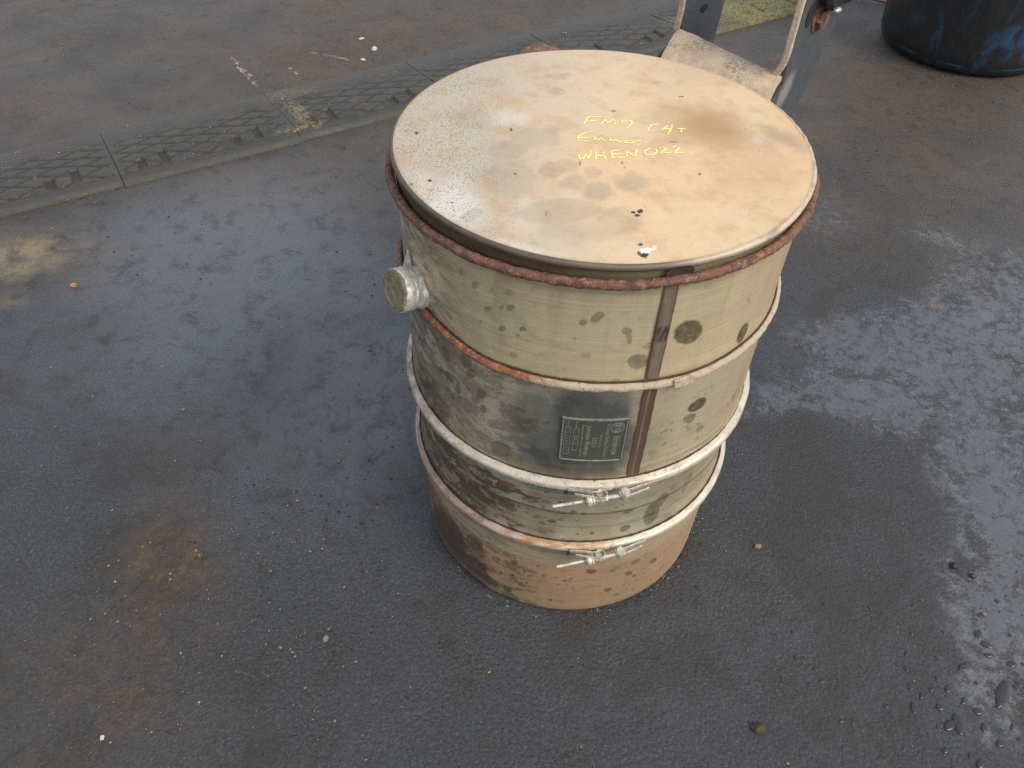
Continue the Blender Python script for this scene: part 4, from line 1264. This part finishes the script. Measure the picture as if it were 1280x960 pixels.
    h = M.add(M.mul(M.noise(o, 105, 6, 0.8), 2.4), M.mul(M.step(M.vor(o, 170), 0.0, 0.6), 0.5))
    return M.set(color=col, rough=rough, coat=M.math('MAXIMUM', M.mul(sheen, 0.8), M.mul(film, 0.6)), coatrough=0.26, spec=M.step(M.math('MAXIMUM', M.mul(sheen, 0.8), film), 0.0, 1.0, 0.42, 1.0), normal=M.bump(h, M.step(M.math('MAXIMUM', film, M.mul(sheen, 0.55)), 0.0, 1.0, 0.75, 0.2), 0.0024))


def ground_height(x, y):
    return 0.0025 * nz(x, y, 0, 1.7) + 0.0012 * nz(x, y, 3, 6)


xs = np.concatenate([[-120, -40, -12, -5], np.linspace(-2.4, 2.4, 97), [5, 12, 40, 120]])
ys = np.concatenate([[-120, -40, -12, -4], np.linspace(-1.2, 3.2, 89), [6, 14, 40, 120]])
P = np.zeros((len(xs), len(ys), 3))
for i, x in enumerate(xs):
    for j, y in enumerate(ys):
        near = max(0.0, 1 - max(0, abs(x) - 2) - max(0, abs(y - 1) - 2))
        flat = min(1.0, max(0.0, (math.hypot(x, y) - 0.17) / 0.15))
        P[i, j] = (x, y, ground_height(x, y) * near * flat - 0.0004)
ground = link("ground", grid_mesh("ground", P), ground_material())
tag(ground, kind='structure')


# ================================================================== rubber ramp strip with diamond tread
def ramp_material():
    M = Mat("mossy_ramp_rubber")
    o = M.obj()
    w = M.n("ShaderNodeNewGeometry").outputs['Position']
    a = M.noise(w, 22, 6, 0.65); b = M.noise(w, 120, 5, 0.7); c = M.noise(w, 5, 4, 0.6)
    x, y, z = M.sep(o)
    wx = M.sep(w)[0]
    col = M.mix(M.step(a, 0.35, 0.65), (0.036, 0.032, 0.023), (0.060, 0.054, 0.040))
    gap = M.n("ShaderNodeAttribute", attribute_name="groove").outputs['Fac']
    dirt = M.mix(b, (0.018, 0.014, 0.010), (0.046, 0.036, 0.025))
    col = M.mix(M.mul(gap, M.step(a, 0.25, 0.6, 0.6, 1.0)), col, dirt)
    # silt brought over from the yard along the low edge
    silt = M.step(M.add(y, M.mul(M.math('SUBTRACT', a, 0.5), 0.16)), 0.17, 0.26)
    silt = M.math('MAXIMUM', silt, M.mul(M.step(c, 0.52, 0.66), M.step(a, 0.45, 0.6, 0, 0.8)))
    col = M.mix(M.mul(silt, 0.75), col, (0.070, 0.060, 0.050))
    moss = M.mul(M.step(M.add(y, M.mul(M.math('SUBTRACT', b, 0.5), 0.05)), 0.016, 0.000), M.step(c, 0.40, 0.60, 0.1, 1.0))
    col = M.mix(M.mul(M.step(y, 0.034, 0.026), 0.5), col, (0.036, 0.034, 0.029))
    col = M.mix(M.mul(moss, 0.7), col, (0.052, 0.052, 0.022))
    yl = M.step(M.add(wx, M.mul(M.math('SUBTRACT', c, 0.5), 0.7)), 0.36, 0.66)
    yel = M.mul(yl, M.step(b, 0.40, 0.56, 0.25, 1.0))
    col = M.mix(M.mul(yel, 0.8), col, (0.27, 0.23, 0.065))
    sp = M.spots(M.warp(w, 20, 0.05, 5), [(-0.615, 1.10, 0.09, 0.018, -1.0, 0.6), (-0.66, 1.22, 0.06, 0.025, 0.5, 0.35), (-0.60, 1.03, 0.05, 0.012, 0.55, 0.6)], 0.6)
    col = M.mix(M.mul(sp, M.step(b, 0.42, 0.58)), col, (0.27, 0.20, 0.085))
    gr = M.mul(M.step(M.vor(w, 230), 0.22, 0.14), M.step(M.vor(w, 230, 'Color'), 0.72, 0.80))
    col = M.mix(M.mul(gr, 0.7), col, (0.30, 0.26, 0.19))
    return M.set(color=col, rough=M.step(a, 0.3, 0.7, 0.5, 0.75), normal=M.bump(M.add(M.mul(a, 1.2), b), 0.55, 0.0022))


M_ramp = ramp_material()
RAMP_AZ = R(32.6)
RU = Vector((math.cos(RAMP_AZ), math.sin(RAMP_AZ), 0)); RV = Vector((-math.sin(RAMP_AZ), math.cos(RAMP_AZ), 0))
RO = Vector((-0.590, 0.990, 0))
PL, PD = 0.400, 0.270


def smoothstep(a, b, x):
    t = np.clip((x - a) / (b - a), 0, 1)
    return t * t * (3 - 2 * t)


def ramp_panel(k, label):
    n, m = 190, 128
    s = np.linspace(0, PL, n); v = np.linspace(0, PD, m)
    S, V = np.meshgrid(s, v, indexing='ij')
    prof = 0.011 * smoothstep(-0.004, 0.014, V) + 0.006 * smoothstep(0.007, 0.06, V) - 0.0135 * smoothstep(0.07, PD, V)
    # diamond tread: two families of grooves, worn unevenly
    g = np.zeros_like(S)
    jit = np.array([[nz(x, y, k * 3.1, 12) for y in v] for x in s])
    fine = np.array([[nz(x, y, k * 5.7, 60) for y in v] for x in s])
    for ang, pitch in ((23, 0.0400), (-27, 0.0400)):
        q = -S * math.sin(R(ang)) + V * math.cos(R(ang)) + 0.0035 * jit
        d = np.abs((q / pitch + 0.5) % 1 - 0.5) * pitch
        g = np.maximum(g, 1 - smoothstep(0.0016, 0.0054, d + 0.0016 * fine))
    inside = smoothstep(0.030, 0.034, V) * (1 - smoothstep(0.190, 0.196, V)) * smoothstep(0.008, 0.012, S) * (1 - smoothstep(PL - 0.012, PL - 0.008, S))
    # rows of long bars along the low side
    bars = np.zeros_like(S)
    for vb in (0.196, 0.212, 0.228, 0.244):
        bars = np.maximum(bars, 1 - smoothstep(0.0015, 0.0036, np.abs(V - vb + 0.002 * jit)))
    for sb in (0.07, 0.2, 0.33):
        bars = np.maximum(bars, (1 - smoothstep(0.0012, 0.003, np.abs(S - sb))) * smoothstep(0.196, 0.2, V) * (1 - smoothstep(0.226, 0.23, V)))
    frame = (1 - smoothstep(0.001, 0.003, np.abs(V - 0.031))) * 0.7
    seam = np.maximum(1 - smoothstep(0.001, 0.004, S), 1 - smoothstep(0.001, 0.004, PL - S))
    gr = np.maximum(np.maximum(g * inside, bars * 0.75 * smoothstep(0.19, 0.196, V)), frame)
    # hand slots, two pairs per panel: a rounded one and a straight one
    slot = np.zeros_like(S)
    for s0 in (0.075, 0.290):
        for ds, ww, l0, l1, rnd in ((-0.026, 0.0105, 0.036, 0.078, 1), (0.026, 0.0085, 0.040, 0.098, 0)):
            dx = np.abs(S - (s0 + ds)) - ww
            dv = np.abs(V - (l0 + l1) / 2) - (l1 - l0) / 2
            if rnd:
                d = np.hypot(np.maximum(dx + ww * .8, 0), np.maximum(dv + ww * .8, 0)) - ww * .8
            else:
                d = np.maximum(dx, dv)
            slot = np.maximum(slot, 1 - smoothstep(-0.001, 0.0012, d))
    gr = gr * (1 - slot)
    wear = np.clip(0.72 + 0.7 * jit, 0.25, 1)
    silt = smoothstep(0.15, 0.26, V) * 0.6
    Z = prof - 0.0030 * gr * wear * (1 - silt) - 0.007 * slot - 0.0008 * seam + 0.0011 * jit + 0.0004 * fine
    Z = np.maximum(Z, 0.0035 * (V > 0.004) - 0.006 * (V <= 0.004))
    Z[:, 0] = -0.006
    edge = 0.0012 * jit[:, :1] + 0.001 * fine[:, :1]
    Pm = np.stack([S, V + edge * (1 - smoothstep(0, 0.03, V)), Z], -1)
    me = grid_mesh("ramp_panel", Pm)
    at = me.attributes.new("groove", 'FLOAT', 'POINT')
    at.data.foreach_set('value', np.clip(np.maximum(np.maximum(gr, slot * 1.0), seam * (0.9 if k in (0, 1) else 0.25)), 0, 1).astype(np.float32).ravel())
    o = link("ramp_panel", me, M_ramp)
    o.location = RO + RU * (PL * k) + RU * 0.0006 + RV * (0.004 * math.sin(k * 2.3))
    o.rotation_euler = (0, 0, RAMP_AZ + 0.006 * math.sin(k * 1.7 + 1))
    o.scale = (0.997, 1, 1)
    return tag(o, label, "ramp panel", "diamond-tread ramp panels in one row across the yard")


ramp_panel(-2, "leftmost mossy rubber ramp panel, cut off by the photo's left edge")
ramp_panel(-1, "olive ramp panel with mossy front edge ending at the yellow smear left of the canister")
ramp_panel(0, "dark ramp panel between the yellow smear and the left edge of the canister lid")
ramp_panel(1, "grey diamond-tread ramp panel mostly hidden behind the left half of the canister lid")
ramp_panel(2, "grey diamond-tread ramp panel behind the lid, just left of the tan bracket")
ramp_panel(3, "yellow-stained rubber ramp panel seen between the bracket's two grey side plates")

ramp_panel(4, "farthest ramp panel, its edge just showing behind the bracket's right side plate")

# ================================================================== black and blue drum
def drum_material():
    M = Mat("blackened_blue_plastic")
    uv = M.uv(); u, v, _ = M.sep(uv)
    a = M.noise(M.scale(uv, (20, 7, 1)), 1.0, 6, 0.72, 0.2); b = M.noise(M.scale(uv, (70, 22, 1)), 1.0, 5, 0.7, 0.5)
    ang = M.math('DIVIDE', u, 0.2)
    k = M.mul(M.step(a, 0.50, 0.66), M.step(b, 0.40, 0.62))
    col = M.mix(M.mul(k, 0.35), (0.011, 0.012, 0.012), (0.016, 0.075, 0.15))
    s = M.spots(M.warp(uv, 22, 0.05, 5), [(-1.475 * 0.2, 0.118, 0.060, 0.030, 0.1, 1), (-1.78 * 0.2, 0.07, 0.007, 0.055, -0.15, 0.8), (-2.35 * 0.2, 0.10, 0.006, 0.05, 0.1, 0.6),
                                          (-1.34 * 0.2, 0.075, 0.007, 0.012, 0.3, 1)], 0.6)
    s = M.mul(s, M.step(b, 0.34, 0.54))
    col = M.mix(M.mul(s, 0.4), col, (0.018, 0.11, 0.25))
    ar = M.mul(M.step(M.math('ABSOLUTE', M.math('SUBTRACT', v, 0.028)), 0.004, 0.001), M.step(M.noise(M.scale(uv, (9, 1, 1)), 1.0, 2), 0.48, 0.56))
    col = M.mix(M.mul(ar, 0.5), col, (0.03, 0.13, 0.24))
    return M.set(color=col, rough=M.step(b, 0.3, 0.7, 0.32, 0.5), normal=M.bump(M.add(a, b), 0.3, 0.001))


M_drum = drum_material()
drum = thing("plastic_drum", "black plastic drum with blue scuffs standing at the top right, cut by the photo's edge", "drum", (1.215, 1.665, 0))
DR = 0.235
body_p = [(0.02, 0.003), (DR * 0.80, 0.003), (DR * 0.90, 0.004), (DR * 0.955, 0.010), (DR * 0.98, 0.020), (DR * 0.985, 0.027), (DR, 0.034), (DR * 1.02, 0.10), (DR * 1.04, 0.24), (DR * 1.04, 0.25)]
lathe("drum_body", dense(body_p + [(DR * 1.05, 0.26), (DR * 1.05, 0.45), (DR * 1.04, 0.53), (DR * 1.0, 0.56), (DR * 0.93, 0.575)], 0.02), M_drum, drum, seg=120)
lathe("drum_hoop", [(DR * 1.03, 0.252), (DR * 1.085, 0.262), (DR * 1.09, 0.272), (DR * 1.085, 0.282), (DR * 1.03, 0.292)], M_drum, drum, seg=120)
lathe("drum_lid", [(DR * 0.93, 0.575), (DR * 0.90, 0.59), (DR * 0.86, 0.585), (DR * 0.84, 0.57), (0.01, 0.567)], M_drum, drum, seg=96)

# copper-coloured hoop lying on the yard beside the drum
M_hoop = flat_mat("dull_copper", (0.34, 0.15, 0.09), 0.45, 0.5, 0.4, 90)
bm = bmesh.new()
hc = Vector((1.085, 2.045, 0.006))
pts = [hc + Vector((0.066 * math.cos(2 * PI * i / 60), 0.070 * math.sin(2 * PI * i / 60), 0.004 * math.sin(4 * PI * i / 60))) for i in range(61)]
tube_bm(bm, pts, 0.0036, 8)
hp = bm_obj("wire_hoop", bm, M_hoop, shade=True)
tag(hp, "thin copper-coloured hoop lying on the ground left of the black drum", "hoop")


# ================================================================== litter, pebbles, grit, water beads
def stone(name, x, y, sx, sy, sz, mat, label, cat, seed, sub=2, rot=0.0):
    bm = bmesh.new()
    bmesh.ops.create_icosphere(bm, subdivisions=sub, radius=1.0)
    for v in bm.verts:
        k = 1 + 0.35 * nz(v.co.x + seed, v.co.y, v.co.z, 1.3) + 0.15 * nz(v.co.x + seed, v.co.y, v.co.z, 3.7)
        v.co *= k
        v.co = Vector((v.co.x * sx, v.co.y * sy, v.co.z * sz))
        v.co.rotate(Matrix.Rotation(rot, 3, 'Z'))
    o = bm_obj(name, bm, mat, shade=False)
    o.location = (x, y, ground_height(x, y) + sz * 0.45)
    return tag(o, label, cat)


M_orange = flat_mat("orange_chip", (0.46, 0.25, 0.12), 0.8, var=0.5, scale=200)
M_white = flat_mat("white_chip", (0.52, 0.51, 0.44), 0.7, var=0.25, scale=200)
M_palestone = flat_mat("pale_stone", (0.24, 0.20, 0.14), 0.8, var=0.5, scale=250)
M_clod = flat_mat("black_clod", (0.018, 0.016, 0.014), 0.55, var=0.4, scale=200)
M_mossclod = flat_mat("olive_clod", (0.065, 0.055, 0.022), 0.8, var=0.6, scale=150)
stone("stone_chip", -0.900, 0.437, 0.0062, 0.0050, 0.004, M_orange, "orange brick chip on the dark yard just right of the pale sandy patch", "stone chip", 1)
stone("paint_flake", -0.536, -0.367, 0.0030, 0.0038, 0.0012, M_white, "bright white flake on the bare ground in the bottom left corner", "flake", 2, 1)
stone("stone_chip", -0.303, -0.239, 0.0036, 0.0052, 0.003, M_palestone, "pale chip lying alone on the yard left of and below the canister's foot", "stone chip", 3)
stone("pebble", 0.273, -0.085, 0.0048, 0.0036, 0.003, M_palestone, "pale pink pebble on the dark ground right of the canister's base", "pebble", 4)
stone("pebble", 0.553, -0.178, 0.0030, 0.0032, 0.0025, M_palestone, "small tan pebble on the dark oil patch near the right edge", "pebble", 5)
stone("dirt_clod", 0.225, -0.335, 0.0085, 0.0070, 0.005, M_mossclod, "olive-brown dirt clod near the bottom edge, right of centre", "dirt clod", 6)
stone("dirt_clod", 0.540, -0.106, 0.0062, 0.0052, 0.004, M_clod, "black tar clod on the edge of the wet film at right", "dirt clod", 7)
stone("dirt_clod", 0.560, -0.121, 0.0050, 0.0038, 0.003, M_clod, "smaller black tar lump just below the tar clod at the wet film's edge", "dirt clod", 8)
stone("paper_scrap", -0.541, 1.578, 0.009, 0.004, 0.003, M_white, "highest of three white scraps on the brown yard behind the ramp", "scrap", 9, rot=0.4)
stone("paper_scrap", -0.494, 1.510, 0.007, 0.010, 0.006, M_white, "middle and largest of three white scraps behind the ramp", "scrap", 10)
stone("paper_scrap", -0.515, 1.441, 0.009, 0.006, 0.003, M_white, "white scrap nearest the ramp's back edge", "scrap", 11, rot=-0.7)


def grit(name, n, sampler, smin, smax, mats, flat=0.6):
    """one mesh of many tiny angular stones"""
    base = np.array([(1, 0, 0), (-1, 0, 0), (0, 1, 0), (0, -1, 0), (0, 0, 1), (0, 0, -1)], float)
    tri = np.array([(0, 2, 4), (2, 1, 4), (1, 3, 4), (3, 0, 4), (2, 0, 5), (1, 2, 5), (3, 1, 5), (0, 3, 5)])
    V, F, MI = [], [], []
    for i in range(n):
        x, y = sampler()
        if math.hypot(x, y) < 0.19:
            continue
        s = smin + (smax - smin) * rng.random() ** 2.5
        vv = base * (s * (0.6 + 0.8 * rng.random((6, 1))))
        vv[:, 2] *= flat
        a = rng.random() * 6.28
        ca, sa_ = math.cos(a), math.sin(a)
        vx = vv[:, 0] * ca - vv[:, 1] * sa_ + x
        vy = vv[:, 0] * sa_ + vv[:, 1] * ca + y
        z0 = ground_height(x, y)
        rel = Vector((x, y, 0)) - RO
        rv, ru = rel.dot(RV), rel.dot(RU)
        if -0.002 < rv < PD:
            if rv < 0.01:
                continue
            z0 = 0.0165 - 0.0135 * min(1, max(0, (rv - 0.07) / 0.2)) - 0.0005
        b = len(V)
        V.extend(zip(vx, vy, vv[:, 2] + z0 + s * flat * 0.3))
        F.extend((tri + b).tolist())
        MI.extend([int(rng.integers(len(mats)))] * 8)
    me = bpy.data.meshes.new(name)
    me.from_pydata([tuple(map(float, p)) for p in V], [], F)
    o = link(name, me, mats)
    me.polygons.foreach_set('material_index', MI)
    return tag(o, kind='stuff')


def scatter():
    return rng.uniform(-1.6, 1.6), rng.uniform(-0.5, 2.0)


def near_scatter():
    return rng.uniform(-0.85, 0.8), rng.uniform(-0.45, 0.6)


clus = [(-0.30, 0.42), (-0.24, 0.30), (-0.22, 0.52), (-0.26, 0.18), (-0.80, 0.52), (-0.72, 0.60), (-0.42, -0.06), (-0.33, -0.02), (-0.24, 0.06), (-0.52, 0.0), (-0.30, -0.12), (-0.20, -0.04),
        (-0.15, 0.65), (-0.45, 0.85)]


def clustered():
    c = clus[int(rng.integers(len(clus)))]
    return c[0] + rng.normal() * 0.055, c[1] + rng.normal() * 0.055


def brown_area():
    return -0.42 + rng.normal() * 0.13, -0.22 + rng.normal() * 0.13


tag(grit("fine_grit", 900, scatter, 0.0006, 0.0026, [M_palestone, M_palestone, M_clod, M_orange, M_palestone, M_clod]), "pale and rusty grains of grit strewn over the yard", "grit")
tag(grit("near_grit", 700, near_scatter, 0.0004, 0.0014, [M_palestone, M_palestone, M_clod, M_orange]), "tiny specks of grit around the canister's foot", "grit")
tag(grit("tar_crumbs", 260, clustered, 0.0007, 0.0030, [M_clod], 0.3), "clusters of black tar crumbs on the ground left of the canister", "crumbs")
tag(grit("brown_grit", 700, brown_area, 0.0005, 0.0022, [M_palestone, M_orange, M_mossclod, M_mossclod, M_clod]), "ochre grit over the brown dirt in the lower left", "grit")


def foot_ring():  # ring of dark crumbs added to imitate contact shade at the foot
    a_ = rng.uniform(0, 6.283); r_ = 0.1915 + abs(rng.normal()) * 0.007
    return r_ * math.cos(a_), r_ * math.sin(a_)


tag(grit("foot_shade_crumbs", 900, foot_ring, 0.0005, 0.0020, [M_clod, M_clod, M_mossclod, M_clod, M_palestone], 0.5), "dark crumbs added as contact shade round the canister's foot", "shade crumbs")


def ramp_grit():
    p = RO + RU * rng.uniform(-0.8, 1.5) + RV * (rng.uniform(-0.02, 0.27))
    return p.x, p.y


tag(grit("ramp_grit", 420, ramp_grit, 0.0006, 0.0022, [M_palestone, M_white, M_orange, M_palestone]), "grit caught in the ramp's tread", "grit")

# beads and small pools of water
MW = Mat("water")
M_water = MW.set(color=(0.034, 0.034, 0.035), rough=0.05, spec=0.8, ior=1.33)


def bead_bm(bm, x, y, rx, ry, h, ang, seed):
    n, rings = 18, 5
    rows = []
    for j in range(rings + 1):
        f = j / rings
        rr_ = math.cos(f * PI / 2) ** 0.75
        zz = math.sin(f * PI / 2) ** 0.7 * h
        row = []
        for k in range(n):
            t = 2 * PI * k / n
            w = 1 + 0.35 * nz(math.cos(t) + seed, math.sin(t), 0, 1.1) + 0.12 * nz(math.cos(t) + seed, math.sin(t), 0, 3.3)
            px, py = rx * rr_ * w * math.cos(t), ry * rr_ * w * math.sin(t)
            row.append(bm.verts.new((x + px * math.cos(ang) - py * math.sin(ang), y + px * math.sin(ang) + py * math.cos(ang), zz)))
            if j == rings:
                break
        rows.append(row)
    for r0, r1 in zip(rows[:-1], rows[1:]):
        for k in range(n):
            if len(r1) == 1:
                bm.faces.new((r0[k], r0[(k + 1) % n], r1[0]))
            else:
                bm.faces.new((r0[k], r0[(k + 1) % n], r1[(k + 1) % n], r1[k]))
    for f in bm.faces:
        f.smooth = True


bm = bmesh.new()
for i, (x, y, rx, ry, ang) in enumerate([(0.4661, -0.3226, 0.0126, 0.007, 1.4), (0.5334, -0.2842, 0.0208, 0.0068, 0.99), (0.4543, -0.3239, 0.0083, 0.0052, -2.79), (0.4966, -0.2521, 0.0063, 0.0042, 0.73), (0.4184, -0.3033, 0.0078, 0.0038, 1.3), (0.4506, -0.3023, 0.0058, 0.0039, -2.96), (0.4956, -0.3057, 0.0066, 0.0042, -2.67), (0.4686, -0.2793, 0.0056, 0.0031, 1.02), (0.4328, -0.2893, 0.0043, 0.0022, 1.09), (0.4829, -0.2936, 0.0058, 0.0025, 0.92), (0.4945, -0.3254, 0.0057, 0.0038, 1.17), (0.5061, -0.3434, 0.006, 0.0034, -2.87), (0.4745, -0.3664, 0.0062, 0.0039, 0.83), (0.5295, -0.3235, 0.0052, 0.0021, 1.07), (0.5346, -0.2062, 0.0076, 0.0045, 0.92), (0.5394, -0.2202, 0.0072, 0.0037, 2.84), (0.3856, -0.3033, 0.0041, 0.0027, -2.8), (0.5369, -0.2341, 0.0064, 0.0031, -2.97), (0.4391, -0.3525, 0.0044, 0.003, -2.49), (0.5617, -0.2449, 0.0066, 0.0039, -2.82)]):
    bead_bm(bm, x, y, rx, ry, 0.0010 + min(rx, ry) * 0.22, ang, i * 2.3 + 50)
for i in range(170):
    x = rng.uniform(0.22, 0.66); y = -0.36 + abs(rng.normal()) * 0.12
    if x < 0.40 and rng.random() < 0.6:
        continue
    r_ = 0.0010 + 0.0034 * rng.random() ** 3
    bead_bm(bm, x, y, r_, r_ * rng.uniform(0.5, 1.0), r_ * 0.3, rng.uniform(0, 3.1), i * 1.7)
for v in bm.verts:
    v.co.z += ground_height(v.co.x, v.co.y) - 0.0004
wb = bm_obj("water_beads", bm, M_water, shade=True)
tag(wb, "beads and small blots of rainwater on the oily ground in the lower right", "water", kind='stuff')
